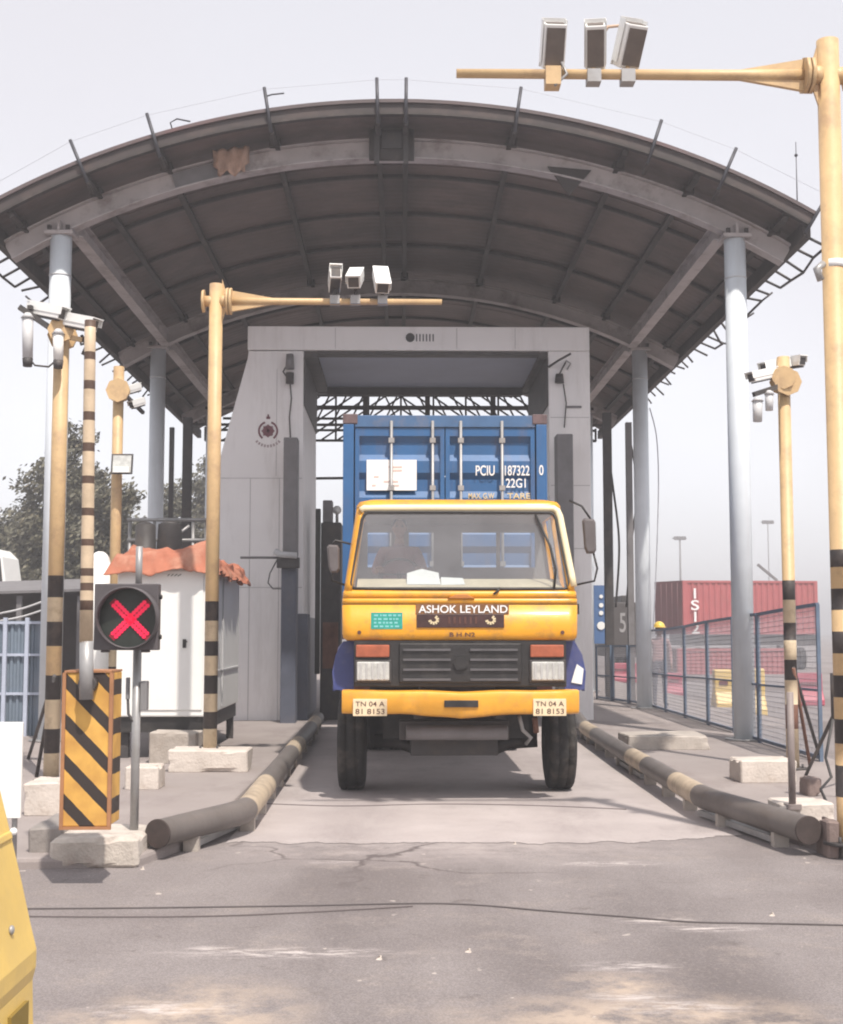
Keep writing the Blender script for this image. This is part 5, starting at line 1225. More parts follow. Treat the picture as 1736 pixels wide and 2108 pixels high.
mb.build('boom_arm', bar_t)

# ------------------------------------------------------------------ traffic signal
gs = G(275, 1768, 0); YS = gs.y
sig = thing('traffic_signal', gs, 'square lane signal with a glowing red cross on a thin grey post', 'traffic signal')
p0 = P(275, 1345, YS)
mb = MB(); mb.cyl((gs.x, YS, 0), (gs.x, YS, P(275,1330,YS).z), .033, None, galv, 16); mb.cyl((gs.x, YS, P(275,1212,YS).z), (gs.x, YS, P(275,1125,YS).z), .026, None, galv, 14); mb.box(gs.x-.08, gs.x+.08, YS-.08, YS+.08, 0, .02, galv); mb.build('post', sig)
hx0, hx1 = P(203,1270,YS).x, P(333,1270,YS).x; hz0, hz1 = P(270,1338,YS).z, P(270,1203,YS).z
mb = MB(); hm = M('signal_housing_grey', (.085,.075,.08), .55, 0, .15, 5); mb.box(hx0, hx1, YS-.16, YS-.04, hz0, hz1, hm)
for z in (hz0+.1, hz1-.1): mb.cyl((hx1, YS-.1, z), (hx1+.02, YS-.1, z), .02, None, black, 8)
for x in (hx0+.08, hx1-.1): mb.box(x-.03, x+.03, YS-.14, YS-.06, hz0-.018, hz0, hm)
mb.build('housing', sig, .012)
sc_ = Vector((P(264,1272,YS-.2).x, YS-.2, P(264,1272,YS-.2).z)); sr = .235
mb = MB(); rs = []; n = 32
for (r_, y_) in ((sr, YS-.158), (sr, YS-.30), (sr-.012, YS-.30), (sr-.012, YS-.165)):
    rs.append([(sc_.x+r_*math.cos(2*math.pi*i/n), y_+(.10*max(0, -math.sin(2*math.pi*i/n)) if y_ < YS-.2 else 0), sc_.z+r_*math.sin(2*math.pi*i/n)) for i in range(n)])
mb.rings(rs, hm, True, False); mb.build('visor', sig)
mb = MB(); mb.cyl((sc_.x, YS-.172, sc_.z), (sc_.x, YS-.162, sc_.z), sr-.013, None, M('signal_face', (.022,.028,.024), .4, 0, .3, 12), 32); mb.build('signal_face', sig)
mb = MB()
for sgn in (-1, 1):
    for k in range(-6, 7):
        for q in (-.5, .5):
            d = .027*k; mb.cyl((sc_.x+.012+d*.72+sgn*q*.024, YS-.184, sc_.z-.012+sgn*d*.72-q*.024), (sc_.x+.012+d*.72+sgn*q*.024, YS-.173, sc_.z-.012+sgn*d*.72-q*.024), .0165, None, red_led, 10)
    mb.obox((sc_.x+.012, YS-.1755, sc_.z-.012), (.40,.004,.055), M('red_cross_base', (.30,.012,.03), .5), (0, -sgn*R(45), 0))
mb.build('red_cross', sig)
mb = MB(); q = P(292, 1432, YS); mb.box(gs.x+.035, gs.x+.085, YS-.04, YS+.05, P(290,1462,YS).z, P(290,1402,YS).z, M('box_grey', (.20,.195,.20), .6)); mb.box(gs.x-.085, gs.x-.06, YS, YS+.05, P(290,1440,YS).z, P(290,1395,YS).z, MATS['box_grey']); mb.tube([(gs.x-.07,YS+.02,P(290,1440,YS).z),(gs.x-.06,YS,P(290,1470,YS).z),(gs.x-.02,YS-.02,P(290,1485,YS).z)], .012, dkgrey, 6); mb.build('junction_box', sig, .004)

# ------------------------------------------------------------------ white cabin with tarpaulin
YC = 17.6; a, c = P(240, 1300, YC), P(424, 1300, YC); cz0, cz1 = P(300,1476,YC).z, P(300,1158,YC).z; YCb = 21.2
cab = thing('cabin', ((a.x+c.x)/2, (YC+YCb)/2, ISL), 'white portable cabin on steel legs with a red tarpaulin on its roof', 'cabin')
mb = MB(); mb.box(a.x, c.x, YC, YCb, cz0, cz1, bright); mb.build('walls', cab, .02)
mb = MB(); dz0, dz1, d0, d1 = P(300,1462,YC).z, P(300,1175,YC).z, P(287,1300,YC).x, P(418,1300,YC).x
mb.box(d0, d1, YC-.018, YC-.003, dz0, dz1, bright); o = mb.build('door', cab, .006)
mb = MB(); q = P(380, 1324, YC); mb.box(q.x-.02, q.x+.025, YC-.035, YC-.019, q.z-.06, q.z+.05, black); mb.bar((q.x-.0, YC-.045, q.z+.02), (q.x+.04, YC-.045, q.z+.02), .015, .02, black); mb.build('handle', o)
mb = MB(); 
for k in range(4): mb.bar(P(345+k*7,1186,YC-.025), P(349+k*8,1182,YC-.025), .01, .008, dkgrey)
mb.build('scribble', o)
mb = MB(); mb.box(c.x+.003, c.x+.02, YC+.1, YCb-.1, cz0+.55, cz0+.57, ltgrey); mb.box(c.x+.003, c.x+.018, YC+1.6, YC+1.64, cz0+.05, cz1-.05, ltgrey); mb.build('side_rail', cab)
mb = MB(); mb.box(a.x+.03, c.x-.03, YC+.05, YCb-.05, cz0-.2, cz0-.003, black)
for x in (a.x+.1, c.x-.1):
    for y in (YC+.2, YCb-.2): mb.box(x-.05, x+.05, y-.05, y+.05, ISL, cz0-.2, dkgrey)
mb.build('base_frame', cab)
# tarp
NX, NY = 90, 120; tx0, tx1 = a.x-.12, c.x+.14; ty0, ty1 = YC-.14, YCb+.1; vs = []
for j in range(NY+1):
    for i in range(NX+1):
        fx, fy = i/NX, j/NY; x = tx0+(tx1-tx0)*fx; y = ty0+(ty1-ty0)*fy
        fold = math.sin(y*1.6+x*.9+2.2*noise.noise(Vector((x*.8, y*.5, 4))))
        z = cz1+.10+.10*fold+.16*noise.noise(Vector((x*1.3, y*1.0, 2)))+.09*noise.noise(Vector((x*2.6+y*.8, y*4, 5)))+.035*noise.noise(Vector((x*8, y*14, 1)))-.12*abs(noise.noise(Vector((x*1.1+y*.5, y*3.2, 8))))-.07*abs(noise.noise(Vector((x*3.4-y*.9, y*6.5, 3))))+.05
        z = max(z, cz1+.025)
        e = min((x-a.x), (c.x-x), (y-YC)); 
        if e < .03: 
            k = min(1, (.03-e)/.15); z = cz1+.10+.06*noise.noise(Vector((x*2.6, y*4, 5)))-k*(.24+.11*noise.noise(Vector((x*2.5, y*2.5, 9))))-.05*k*abs(noise.noise(Vector((x*6, 1, 4)))); 
            pu = .10*abs(noise.noise(Vector((x*3.2, y*3.2, z*5))))+.05*noise.noise(Vector((x*9, y*9, z*3)))
            x += pu*(1 if c.x-x < .03 else 0)-(.03 if x-a.x < .03 else 0); y += (pu-.03) if y-YC < .03 else 0
        vs.append((x, y, z))
mb = MB(); mb.add(vs, [(j*(NX+1)+i, j*(NX+1)+i+1, (j+1)*(NX+1)+i+1, (j+1)*(NX+1)+i) for j in range(NY) for i in range(NX)], tarp_m, True)
o = mb.build('tarpaulin', origin=((a.x+c.x)/2, (YC+YCb)/2, cz1)); s_ = o.modifiers.new('s', 'SOLIDIFY'); s_.thickness = .01
tag(o, 'crumpled faded red tarpaulin spread over the white cabin roof', 'tarpaulin')
# rail frame behind the cabin
t = thing('railing', P(345, 1110, 23).xy.to_3d()+Vector((0,0,0)), 'grey steel railing rising behind the red tarpaulin', 'railing')
for u in (268, 318, 398, 425):
    mb = MB(); q = P(u, 1070, 23); mb.cyl((q.x, 23, 0), (q.x, 23, q.z), .03, None, galv, 8); mb.build('post', t)
for v in (1070, 1112):
    mb = MB(); mb.cyl(P(262,v,22.98), P(430,v,22.98), .03, None, galv, 8); mb.build('rail', t)
mb = MB(); mb.cyl(P(352,1112,22.9), P(390,1082,22.9), .025, None, galv, 8); mb.build('brace', t)
for k, (u, wd, v) in enumerate(((300,.22,1082),(350,.26,1080))):
    q = P(u, v, 22.6); mb = MB(); zz0 = P(u, 1118, 22.6).z
    mb.cyl((q.x, 22.6, zz0-.9), (q.x, 22.6, q.z), wd, wd*.75, dkgrey, 16); mb.cyl((q.x, 22.6, q.z), (q.x, 22.6, q.z+.06), wd*.75, wd*.3, dkgrey, 16); mb.cyl((q.x, 22.6, 0), (q.x, 22.6, zz0-.9), .1, None, dkgrey, 8)
    tag(mb.build('exhaust_drum', origin=(q.x, 22.6, 0)), ('dark drum seen above the tarpaulin, left of the pair', 'dark drum seen above the tarpaulin, right of the pair')[k], 'drum', 'dark drums behind the tarpaulin')
# white tank behind the barrier
t = thing('water_tank', P(206, 1400, 18.4).xy.to_3d()+Vector((0,0,ISL)), 'white round-topped tank standing left of the cabin', 'tank')
q = P(206, 1160, 18.4); mb = MB(); mb.cyl((q.x, 18.4, .5), (q.x, 18.4, q.z), .14, None, bright, 24); mb.sphere((q.x, 18.4, q.z), .14, bright, (1,1,1.2), 24, 12); mb.build('shell', t)
mb = MB(); 
for k in range(3): an = k*2.1; mb.cyl((q.x+.11*math.cos(an), 18.4+.11*math.sin(an), ISL), (q.x+.11*math.cos(an), 18.4+.11*math.sin(an), .55), .02, None, galv, 8)
mb.build('legs', t)

# ------------------------------------------------------------------ fences on the right
def fence_panel(p0, p1, z0a, z1a, z0b, z1b, label, group='mesh fence panels on the right'):
    p0 = Vector(p0); p1 = Vector(p1); t = thing('fence_panel', (p0.x, p0.y, z0a), label, 'fence', group)
    A0, A1, B0, B1 = Vector((p0.x,p0.y,z0a)), Vector((p0.x,p0.y,z1a)), Vector((p1.x,p1.y,z0b)), Vector((p1.x,p1.y,z1b))
    mb = MB(); w_ = .045
    mb.bar(A0, A1, w_, w_, fence_fr); mb.bar(B0, B1, w_, w_, fence_fr); mb.bar(A1, B1, w_, w_, fence_fr); mb.bar(A0+Vector((0,0,.05)), B0+Vector((0,0,.05)), w_, w_, fence_fr); mb.bar(A0.lerp(A1,.45), B0.lerp(B1,.45), .03, .03, fence_fr); mb.build('frame', t)
    mb = MB(); L_ = (p1-p0).length; n = int(L_/.065)
    for i in range(1, n): mb.bar(A0.lerp(B0, i/n), A1.lerp(B1, i/n), .0055, .0055, mesh_w)
    m_ = 27
    for j in range(1, m_): mb.bar(A0.lerp(A1, j/m_), B0.lerp(B1, j/m_), .0055, .0055, mesh_w)
    mb.build('wire_mesh', t); return t
XF = 5.42
def yat(u): 
    lo, hi = 8., 60.
    for _ in range(50):
        m_ = (lo+hi)/2
        if P(u, 1400, m_).x < XF: lo = m_
        else: hi = m_
    return lo
us = [1330, 1371, 1411, 1458, 1512]; tv = [1299, 1296, 1290, 1280, 1272]
lab = ['mesh fence panel nearest the second right column','second mesh fence panel from the second right column','mesh fence panel in front of the yellow barrier','mesh fence panel just beyond the front right column']
for i in range(4):
    ya, yb = yat(us[i]), yat(us[i+1]); fence_panel((XF, ya), (XF, yb+.06), ISL, P(us[i], tv[i], ya).z, ISL, P(us[i+1], tv[i+1], yb).z, lab[i])
us = [1521, 1563, 1625, 1690]; tv = [1268, 1265, 1254, 1244]
lab = ['narrow mesh fence panel just in front of the front right column','mesh fence panel behind the right camera pole on its left side','mesh fence panel running from the right camera pole towards the frame edge']
XF = 5.32
for i in range(3):
    ya, yb = yat(us[i]), yat(us[i+1]); fence_panel((XF, ya), (XF, yb+.06), ISL, P(us[i], tv[i], ya).z, ISL, P(us[i+1], tv[i+1], yb).z, lab[i])
us = [1228, 1262, 1296, 1328]
for i in range(3):
    a, c = P(us[i], 1330, 33-i*1.0), P(us[i+1], 1330, 33-(i+1)*1.0); fence_panel((a.x, a.y), (c.x-.05, c.y), ISL, a.z, ISL, c.z, ['far fence panel beside the portal right leg','far fence panel in the middle of the three beyond the portal leg','far fence panel reaching the second right column'][i])
# blue sign, beyond
t = thing('sign_board', P(1238, 1330, 36).xy.to_3d(), 'tall narrow blue sign with white marks beside the portal right leg', 'sign')
q0, q1 = P(1224,1325,36), P(1252,1205,36); mb = MB(); mb.box(q0.x, q1.x, 36, 36.06, q0.z, q1.z, M('sign_blue', (.07,.14,.30), .5, 0, .1, 3)); mb.build('board', t)
mb = MB(); mb.cyl((q1.x-.06, 36.1, 0), (q1.x-.06, 36.1, q1.z), .04, None, galv, 8); mb.cyl((q0.x+.06, 36.1, 0), (q0.x+.06, 36.1, q1.z), .04, None, galv, 8); mb.build('posts', t)
for v, r_ in ((1228,.05),(1246,.06),(1262,.06),(1288,.11)):
    mb = MB(); q = P(1238, v, 35.98); mb.cyl((q.x, 35.97, q.z), (q.x, 35.995, q.z), r_, None, bright, 12); mb.build('white_mark', t)
# dark lorry rear beyond
t = thing('parked_lorry', P(1287, 1330, 48).xy.to_3d(), 'dark parked lorry with white lettering seen past the canopy posts', 'lorry')
q0, q1 = P(1262,1322,48), P(1310,1240,48); mb = MB(); mb.box(q0.x, q1.x, 48, 53, .8, q1.z, M('lorry_dark_paint', (.06,.052,.05), .6, 0, .2, 2)); mb.build('body', t, .03)
mb = MB(); q = P(1290,1226,48.5); mb.box(q0.x+.4, q1.x, 48.4, 50.5, q1.z, q.z, dkgrey); mb.build('roof_box', t, .02)
text('lettering', '5L', t, M('faded_lettering', (.28,.27,.27), .6), P(1276,1300,48).x, P(1306,1300,48).x, P(1276,1302,48).z, P(1276,1262,48).z, 47.995, .01, .01)
for s in (q0.x+.25, q1.x-.25): wheel(s, 48.6, .48, .28, t)
# red containers on trailers
def far_container(uL, uE, uR, vt, vb, Y, label, letters=True):
    a, e, c = P(uL, vt, Y+2.0), P(uE, vt, Y), P(uR, vt, Y+.5); zt, zb = e.z, P(uE, vb, Y).z
    t = thing('shipping_container', ((e.x+c.x)/2, Y+1, zb), label, 'container', 'red containers in the yard')
    dr = Vector((c.x-e.x, .5, 0)); L_ = dr.length; dr.normalize(); nr = Vector((-dr.y, dr.x, 0)); W = 2.44
    def Q(x, y, z): p = Vector((e.x, Y, 0))+dr*x+nr*y; return (p.x, p.y, z)
    mb = MB(); pr = corr_profile(.15, L_-.15, 22, .04); n = len(pr)
    mb.add([Q(x, d+.02, z) for z in (zb+.1, zt-.1) for x, d in pr], [(i, i+1, n+i+1, n+i) for i in range(n-1)], cont_red)
    def bx4(x0, x1, y0, y1, z0, z1, m_): mb.hexa([Q(x0,y0,z0),Q(x1,y0,z0),Q(x1,y1,z0),Q(x0,y1,z0),Q(x0,y0,z1),Q(x1,y0,z1),Q(x1,y1,z1),Q(x0,y1,z1)], m_)
    bx4(0, L_, 0, .1, zt-.1, zt, cont_red); bx4(0, L_, 0, .1, zb, zb+.1, cont_red); bx4(0, .15, 0, .15, zb+.1, zt-.1, cont_red); bx4(L_-.15, L_, 0, .15, zb+.1, zt-.1, cont_red); bx4(.05, L_-.05, .1, W, zb+.02, zt-.03, cont_red)
    mb.build('walls', t)
    # door end seen obliquely
    mb = MB(); ax = Vector((a.x-e.x, a.y-Y, 0)); al = ax.length; ax.normalize()
    def E(s_, y, z): p = Vector((e.x, Y, 0))+ax*s_+Vector((ax.y, -ax.x, 0))*y; return (p.x, p.y, z)
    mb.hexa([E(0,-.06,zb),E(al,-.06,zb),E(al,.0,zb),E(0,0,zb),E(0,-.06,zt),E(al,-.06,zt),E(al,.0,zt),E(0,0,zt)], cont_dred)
    mb.build('door_end', t)
    de = t.children[-1]; mb = MB()
    for k in (.2,.4,.6,.8): p_ = Vector(E(al*k, -.0, 0)); pq = Vector(E(al*k, -.0, 0)); mb.cyl((p_.x-.0, p_.y-.1, zb+.1), (p_.x, p_.y-.1, zt-.1), .03, None, M('rod_pinkish', (.3,.16,.16), .5), 6)
    mb.build('lock_rods', [k_ for k_ in t.children if k_.name.startswith('door_end')][0])
    if letters:
        for i, ch in enumerate(('1','S','1','2')):
            z1_ = zt-.35-i*.52; p0 = Q(.35, -.01, 0); text('side_lettering', ch, t, txtw, p0[0]+(.13 if ch == '1' else 0), p0[0]+(.23 if ch == '1' else .36), z1_-.46, z1_, p0[1]-.03, .01, .02)
    return t, Q, L_, zb
t, Q, L_, zb_ = far_container(1350, 1406, 1683, 1195, 1306, 60, 'faded red shipping container on a trailer behind the fence')
tr = thing('trailer', Q(L_/2, 1, 0), 'low dark trailer under the faded red container', 'trailer')
mb = MB(); 
mb.hexa([Q(0,.1,1.1),Q(L_,.1,1.1),Q(L_,2.3,1.1),Q(0,2.3,1.1),Q(0,.1,zb_-.01),Q(L_,.1,zb_-.01),Q(L_,2.3,zb_-.01),Q(0,2.3,zb_-.01)], dkgrey); mb.build('deck', tr)
for k in (.12,.25,.75,.88):
    q = Vector(Q(L_*k, .3, 0)); wheel(q.x, q.y, .5, .3, tr)
t, Q, L_, zb_ = far_container(1350, 1395, 1640, 1335, 1420, 54, 'lower reddish container on the ground behind the fence', False)
# red barriers, yellow barrier
def plastic_barrier(u0, u1, vt, vb, mat, label):
    g_ = G((u0+u1)/2, vb); Y = g_.y; a, c = P(u0, vb, Y), P(u1, vb, Y); zt = P(u0, vt, Y).z; w_ = c.x-a.x
    t = thing('plastic_barrier', ((a.x+c.x)/2, Y, 0), label, 'barrier', 'plastic barriers behind the fence')
    mb = MB(); n = max(2, int(w_/.25)); d = .28
    pr = [(Y-d, 0), (Y-d, .18*zt), (Y-d*.5, .45*zt), (Y-d*.4, zt), (Y+d*.4, zt), (Y+d*.5, .45*zt), (Y+d, .18*zt), (Y+d, 0)]
    mb.prism([(y, z) for y, z in pr], a.x, c.x, mat, 'x'); mb.build('shell', t, .03)
    mb = MB(); mb.box(a.x+.1, c.x-.1, Y-d*.48-.02, Y-d*.44, zt*.62, zt*.72, M('barrier_groove', (.18,.05,.06), .7)); mb.build('groove', t)
plastic_barrier(1638, 1692, 1385, 1452, redp, 'crimson plastic barrier behind the fence at the far right')
plastic_barrier(1368, 1404, 1385, 1432, redp, 'crimson plastic barrier seen through the second fence panel')
plastic_barrier(1470, 1506, 1378, 1462, yelp, 'yellow plastic barrier behind the fence next to the front right column')
plastic_barrier(1252, 1312, 1365, 1405, redp, 'crimson plastic barrier seen past the portal leg')
plastic_barrier(1526, 1574, 1376, 1478, yelp, 'yellow plastic barrier behind the fence beside the banded right camera pole')
# worker in a yellow helmet behind the fence
wx, wy = P(1357, 1300, 29.6).x, 29.6
J = {'pelvis': (Vector((wx, wy, .95)), None)}; rad = {'pelvis': (.15,.11)}
jt('waist', (wx, wy, 1.1), 'pelvis', (.145,.10)); jt('chest', (wx, wy, 1.28), 'waist', (.165,.11)); jt('neckb', (wx, wy, 1.43), 'chest', .07); jt('neck', (wx, wy-.01, 1.5), 'neckb', .05); jt('skull', (wx, wy-.02, 1.57), 'neck', .05)
for s, n_ in ((-1,'l'), (1,'r')):
    jt(n_+'sh', (wx+s*.19, wy, 1.38), 'chest', .06); jt(n_+'el', (wx+s*.25, wy+.03, 1.12), n_+'sh', .045); jt(n_+'fa', (wx+s*.25, wy-.03, .98), n_+'el', .038); jt(n_+'wrist', (wx+s*.24, wy-.08, .87), n_+'fa', .028)
    hand_joints(J, rad, n_, J[n_+'wrist'][0], (0,-.2,-1), (0,1,0), s)
    jt(n_+'hip', (wx+s*.1, wy, .88), 'pelvis', .09); jt(n_+'kn', (wx+s*.11, wy-.02, .48), n_+'hip', .062); jt(n_+'an', (wx+s*.11, wy+.02, .09), n_+'kn', .042); jt(n_+'toe', (wx+s*.13, wy-.16, .04), n_+'an', .04)
def wpart(c):
    if c.z < .1: return hair_m
    if c.z < .96 and abs(c.x-wx) < .22: return trous_m
    if c.z > 1.46 or c.z < .9: return skin_m
    return vest_m
mb, r0 = person('person', J, rad, (wx, wy-.04, 1.63), '', wpart, face=(-.6,-1,0))
mb.v = [(x, y, ISL+z*1.045) for x, y, z in mb.v]
o = mb.build('person', origin=(wx, wy, 0)); tag(o, 'worker in a yellow helmet and pinkish shirt standing behind the fence', 'person')
hb = MB(); hc = Vector((wx, wy-.04, ISL+1.66*1.045)); rs = []
for j in range(7):
    t_ = j/6*math.pi/2*.98; rs.append([hc+Vector((.125*math.cos(t_)*math.cos(2*math.pi*i/20), .15*math.cos(t_)*math.sin(2*math.pi*i/20), .13*math.sin(t_))) for i in range(20)])
hb.rings(rs, helmet_m); hb.rings([[hc+Vector((r_*.13*math.cos(2*math.pi*i/20), -.02+r_*.16*math.sin(2*math.pi*i/20), z_)) for i in range(20)] for r_, z_ in ((.9,.004),(1.15,-.006),(1.15,.0),(.9,.012))], helmet_m)
hb.build('helmet', o)
# high-mast lights far away
for k, (u, v, Y, vb) in enumerate(((1400,1108,150,1300),(1581,1075,260,1300))):
    p = P(u, v, Y); mb = MB(); mb.cyl((p.x, Y, 0), (p.x, Y, p.z), .16, .09, midgrey, 8)
    t = thing('light_mast', (p.x, Y, 0), ('thin floodlight mast above the red container', 'very distant floodlight mast left of the right camera pole')[k], 'light mast', 'distant light masts')
    mb.build('mast', t); mb = MB(); s = Y/150
    for x in (-.5,-.17,.17,.5): mb.box(p.x+x*s-.14*s, p.x+x*s+.14*s, Y-.2, Y+.2, p.z-.2*s, p.z+.2*s, midgrey)
    mb.bar((p.x-.8*s, Y+.25, p.z), (p.x+.8*s, Y+.25, p.z), .12, .12, midgrey); mb.build('lamp_head', t)
mb = MB(); mb.bar(P(1560,1162,70), P(1600,1195,70), .14, .12, midgrey); q = P(1600,1195,70); mb.cyl((q.x,70,0), q, .1, None, midgrey, 8); tag(mb.build('crane_jib', origin=(q.x,70,0)), 'thin slanting grey jib poking above the red container', 'crane')

# ------------------------------------------------------------------ left edge: fence, shed, sign, yellow barrier, trees
YF = 21.5; a, c = P(-120, 1400, YF), P(104, 1400, YF); fz = P(50, 1278, YF).z
t = thing('sheet_fence', (c.x, YF, 0), 'blue-grey sheet metal fence with pale rails at the left edge', 'fence')
mb = MB(); pr = corr_profile(a.x, c.x, 16, .03); n = len(pr)
mb.add([(x, YF+d, z) for z in (ISL, fz) for x, d in pr], [(i, i+1, n+i+1, n+i) for i in range(n-1)], fence_bl); mb.build('sheet', t)
for u in (10, 55, 96):
    mb = MB(); q = P(u, 1400, YF); mb.box(q.x-.03, q.x+.03, YF-.07, YF-.005, ISL, fz+.05, fence_lt); mb.build('post', t)
for v in (1282, 1348, 1428):
    mb = MB(); q = P(50, v, YF); mb.box(a.x, c.x, YF-.04, YF-.004, q.z-.02, q.z+.02, fence_lt); mb.build('rail', t)
YD = 32; t = thing('shed', P(60, 1300, YD).xy.to_3d(), 'low open shed with a dark sheet roof behind the blue-grey fence', 'shed')
q0, q1 = P(-150, 1222, YD), P(172, 1212, YD); mb = MB()
mb.hexa([(q0.x, YD, q0.z-.06), (q1.x, YD, q1.z-.06), (q1.x, YD+4, q1.z+.35), (q0.x, YD+4, q0.z+.35), (q0.x, YD, q0.z), (q1.x, YD, q1.z), (q1.x, YD+4, q1.z+.42), (q0.x, YD+4, q0.z+.42)], midgrey); mb.build('roof', t)
mb = MB(); mb.box(q0.x, q1.x-.1, YD+3.6, YD+3.8, 0, q0.z+.25, M('shed_wall_dark', (.07,.055,.05), .8, 0, .3, 1.5)); mb.build('back_wall', t)
for u in (-60, 40, 165):
    mb = MB(); q = P(u, 1250, YD+.2); mb.box(q.x-.06, q.x+.06, YD+.15, YD+.27, 0, q0.z-.05, midgrey); mb.build('post', t)
for k, (u0, v0, u1, v1) in enumerate(((-10,1265,105,1232),(-10,1280,105,1250))):
    cable([P(u0,v0,30), P((u0+u1)/2,(v0+v1)/2+4,30), P(u1,v1,30)], .025, ('upper slanting cable strung under the shed roof', 'lower slanting cable strung under the shed roof')[k], mat=ltgrey)
t = thing('white_van', P(-5, 1300, 45).xy.to_3d(), 'white vehicle partly seen under the trees at the left edge', 'van')
q0, q1 = P(-90,1200,45), P(17,1128,45); mb = MB(); mb.prism([(q0.x,.4),(q1.x,.4),(q1.x,2.9),(q1.x-.2,q1.z-.3),(q1.x-.5,q1.z),(q0.x,q1.z)], 45, 47, bright); mb.build('body', t, .05)
for x in (q0.x+.5, q1.x-.4): wheel(x, 45.2, .35, .22, t)
mb = MB(); mb.prism([(q1.x-.12,3.0),(q1.x-.25,q1.z-.35),(q1.x-.9,q1.z-.3),(q1.x-.9,3.0)], 44.97, 44.99, black); mb.build('window', t)
# white board
YW = 8.9; a, c = P(-70, 1600, YW), P(44, 1600, YW); z0_, z1_ = P(20,1685,YW).z, P(20,1487,YW).z
t = thing('notice_board', ((a.x+c.x)/2, YW, 0), 'blank white board on legs cut off by the left frame edge', 'board')
mb = MB(); mb.box(a.x, c.x, YW, YW+.03, z0_, z1_, bright); mb.build('panel', t, .004)
for x in (a.x+.06, c.x-.05):
    mb = MB(); mb.cyl((x, YW+.05, 0), (x, YW+.05, z1_-.05), .018, None, galv, 10); mb.build('leg', t)
mb = MB(); mb.sphere(P(28,1712,YW), .025, bright); mb.build('cable_clip', t)
# foreground yellow barrier
YY = 4.7
t = thing('plastic_barrier', (P(0,1900,YY).x, YY-.6, 0), 'big yellow plastic barrier in the foreground at the left frame edge', 'barrier')
prof = [(P(-18,1530,YY)), P(4,1620,YY), P(27,1715,YY), P(50,1815,YY), P(68,1900,YY), P(80,1950,YY), P(79,1985,YY), P(72,2012,YY), P(74,2200,YY)]
pr = [(p.x, p.z) for p in prof]; xb = pr[-1][0]; pr = pr+[(xb, 0)]; cx = pr[0][0]-.12
full = pr+[(2*cx-x, z) for x, z in pr[::-1]]
mb = MB(); mb.prism(full, YY-1.6, YY, yelp); mb.build('shell', t, .03, seg=3)
for y in (YY-.32, YY-.95):
    mb = MB(); mb.box(xb-.05, xb+.003, y, y+.2, .0, P(10,2040,YY).z, M('slot_dark', (.22,.15,.03), .8)); mb.build('fork_slot', t)
for k in range(4):
    p_ = P(60-k*6, 1880-k*40, YY-.3-k*.28); mb = MB(); mb.sphere((pr[4][0]-.002-.02*k, YY-.25-.3*k, pr[4][1]+.03+.08*k), .016, galv, (.6,1,1), 10, 6); mb.build('bolt', t)
mb = MB(); mb.hexa([(pr[2][0]-.01, YY-1.5, pr[2][1]-.012), (pr[2][0]+.012, YY-1.5, pr[2][1]-.012), (pr[2][0]+.012, YY-.04, pr[2][1]-.012), (pr[2][0]-.01, YY-.04, pr[2][1]-.012), (pr[2][0]-.012, YY-1.5, pr[2][1]+.012), (pr[2][0]+.006, YY-1.5, pr[2][1]+.012), (pr[2][0]+.006, YY-.04, pr[2][1]+.012), (pr[2][0]-.012, YY-.04, pr[2][1]+.012)], yelp); mb.build('moulded_seam', t, .004)
mb = MB(); mb.box(pr[1][0]-.08, pr[1][0]-.02, YY-1.3, YY-.2, pr[1][1]-.02, pr[1][1]+.035, yelp); mb.build('top_rib', t, .01)

# overhead wire's shadow modelled as two thin road strips, then a lane cable
def gp(u, v): p = G(u, v); p.z = .007; return p
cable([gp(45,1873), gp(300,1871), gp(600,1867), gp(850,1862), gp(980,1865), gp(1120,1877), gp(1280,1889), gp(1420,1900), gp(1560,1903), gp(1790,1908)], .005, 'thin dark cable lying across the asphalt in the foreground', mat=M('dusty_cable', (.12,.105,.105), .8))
cable([gp(45,1889), gp(250,1890), gp(450,1888), gp(640,1880), gp(850,1868)], .004, 'second fainter cable beside the long one on the left foreground', mat=M('dusty_cable_light', (.12,.10,.10), .8))
cable([gp(520,1655), gp(700,1661), gp(900,1657), gp(1100,1660), gp(1290,1668)], .006, 'thin cable across the concrete lane in front of the truck wheels', mat=MATS['dusty_cable_light'])

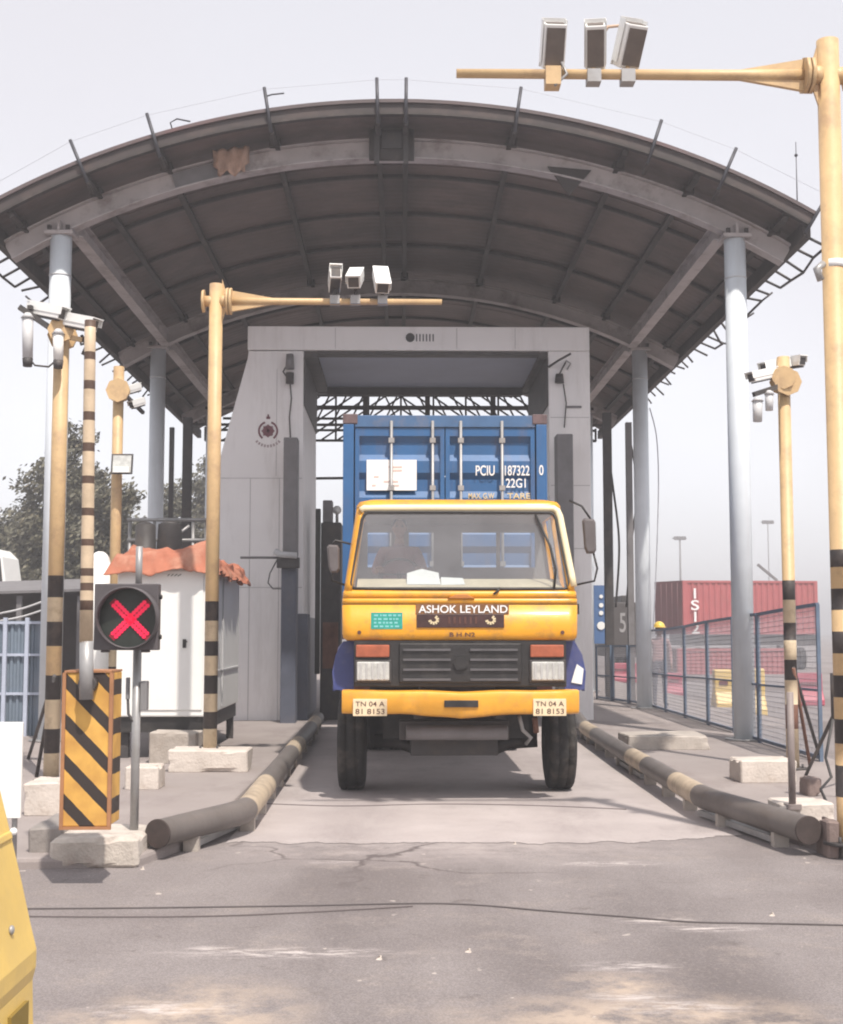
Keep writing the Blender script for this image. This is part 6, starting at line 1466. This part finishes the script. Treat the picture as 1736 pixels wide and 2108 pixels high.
# trees
def tree(base, h, crown, label, n, leaf, seed, size=.115, trunk_r=.16, group='trees beyond the left fence'):
    """crown: list of (dx, dy, z, rx, rz) lobes"""
    rg_ = random.Random(seed); B = Vector(base); t = thing('tree', base, label, 'tree', group)
    mb = MB(); top = B+Vector((rg_.uniform(-.2,.2), 0, h*.6)); mb.tube([B, B.lerp(top,.5)+Vector((.1,0,0)), top], [trunk_r, trunk_r*.75, trunk_r*.45], bark, 8)
    for (dx_, dy_, z_, rx, rz) in crown:
        e = B+Vector((dx_, dy_, z_)); s0 = B.lerp(top, rg_.uniform(.5,1)); mb.tube([s0, s0.lerp(e,.5)+Vector((0,0,.15)), e], [trunk_r*.35, trunk_r*.2, trunk_r*.07], bark, 6)
        for k in range(4):
            v = Vector((rg_.gauss(0,1), rg_.gauss(0,1), rg_.gauss(0,.8))).normalized(); mb.tube([e, e+Vector((v.x*rx*.8, v.y*rx*.8, v.z*rz*.8))], [trunk_r*.08, .01], bark, 4)
    mb.build('trunk', t)
    mb = MB(); tot = sum(c_[3]**2*c_[4] for c_ in crown)
    for (dx_, dy_, z_, rx, rz) in crown:
        cnt = int(3.4*n*rx*rx*rz/tot); cl = []
        for _ in range(max(3, cnt//70)):
            v = Vector((rg_.gauss(0,1), rg_.gauss(0,1), rg_.gauss(0,1))).normalized()*(rg_.random()**.4); cl.append(B+Vector((dx_+v.x*rx, dy_+v.y*rx, z_+v.z*rz)))
        for _ in range(cnt):
            c_ = rg_.choice(cl)+Vector((rg_.gauss(0,1), rg_.gauss(0,1), rg_.gauss(0,.8)))*rx*.17
            nrm = Vector((rg_.gauss(0,1), rg_.gauss(0,1), rg_.gauss(.6,1))).normalized(); a_ = nrm.orthogonal().normalized(); b2 = nrm.cross(a_); s = size*rg_.uniform(.6,1.3)
            m_ = leaf[0] if rg_.random() < .5 else leaf[1] if rg_.random() < .75 else leaf[2]
            mb.add([c_-a_*s, c_-b2*s*.45, c_+a_*s, c_+b2*s*.45], [(0,1,2,3)], m_)
    mb.build('crown', t); return t
LV = (leaf_a, leaf_b, leaf_c)
def tp(u, Y): p = P(u, 1300, Y); return (p.x, Y, 0)
tree(tp(150,52), 9, [(-.1,0,8.9,1.0,.9),(-.6,0,7.4,1.5,1.2),(.7,0,6.8,1.5,1.2),(1.4,.5,5.4,1.3,1.0),(-1.2,0,5.6,1.3,1.1),(0,0,5.0,1.8,1.3),(.6,0,3.6,1.9,1.0),(-.9,0,3.4,1.7,1.1)], 'tallest hazy green tree, rising between the leftmost pole and the striped boom', 9000, LV, 1)
tree(tp(30,60), 6, [(0,0,6.1,1.4,1.0),(-1.2,0,5.4,1.3,1.0),(1.2,0,5.2,1.3,1.0),(0,0,4.2,2.0,1.0),(.8,0,3.3,1.7,.8),(-1.2,0,3.3,1.7,.9)], 'rounded green tree above the shed at the left frame edge', 7000, LV, 2)
tree(tp(255,58), 6, [(0,0,5.6,1.4,1.0),(.9,0,4.5,1.5,1.0),(-.9,0,4.3,1.5,1.0),(0,0,3.2,2.0,1.0)], 'low green tree between the slim pole and the second left column', 5000, LV, 3)
tree(tp(345,64), 8, [(0,0,7.6,1.0,1.2),(.4,0,5.9,1.3,1.2),(-.5,0,4.8,1.2,1.0),(.3,0,3.8,1.5,1.0)], 'thin loose tree seen in the gap right of the second left column', 3500, LV, 4)
tree(tp(415,70), 9, [(0,0,9.2,1.2,1.4),(.5,0,7.0,1.5,1.3),(-.8,0,6.0,1.5,1.2),(0,0,4.5,1.9,1.2)], 'loose tree close to the left wall of the portal', 4500, LV, 5)
tree(tp(-70,56), 6, [(0,0,5.2,1.6,1.2),(.8,0,4.2,1.6,1.0),(-.6,0,3.6,1.8,1.0)], 'green tree half outside the left frame edge', 4000, LV, 6)

# ------------------------------------------------------------------ haze
hm_ = bpy.data.materials.new('haze_air'); hm_.use_nodes = True; t_ = hm_.node_tree; t_.nodes.clear()
ho = t_.nodes.new('ShaderNodeOutputMaterial'); hv = t_.nodes.new('ShaderNodeVolumePrincipled')
hv.inputs['Color'].default_value = (.93,.92,.95,1); hv.inputs['Density'].default_value = .0036; hv.inputs['Anisotropy'].default_value = .2
t_.links.new(hv.outputs[0], ho.inputs['Volume'])
mb = MB(); mb.box(-1550, 1550, -1550, 1550, -1.0, 13.0, hm_)
tag(mb.build('haze'), 'thin pale haze over the yard', 'haze', kind='stuff')
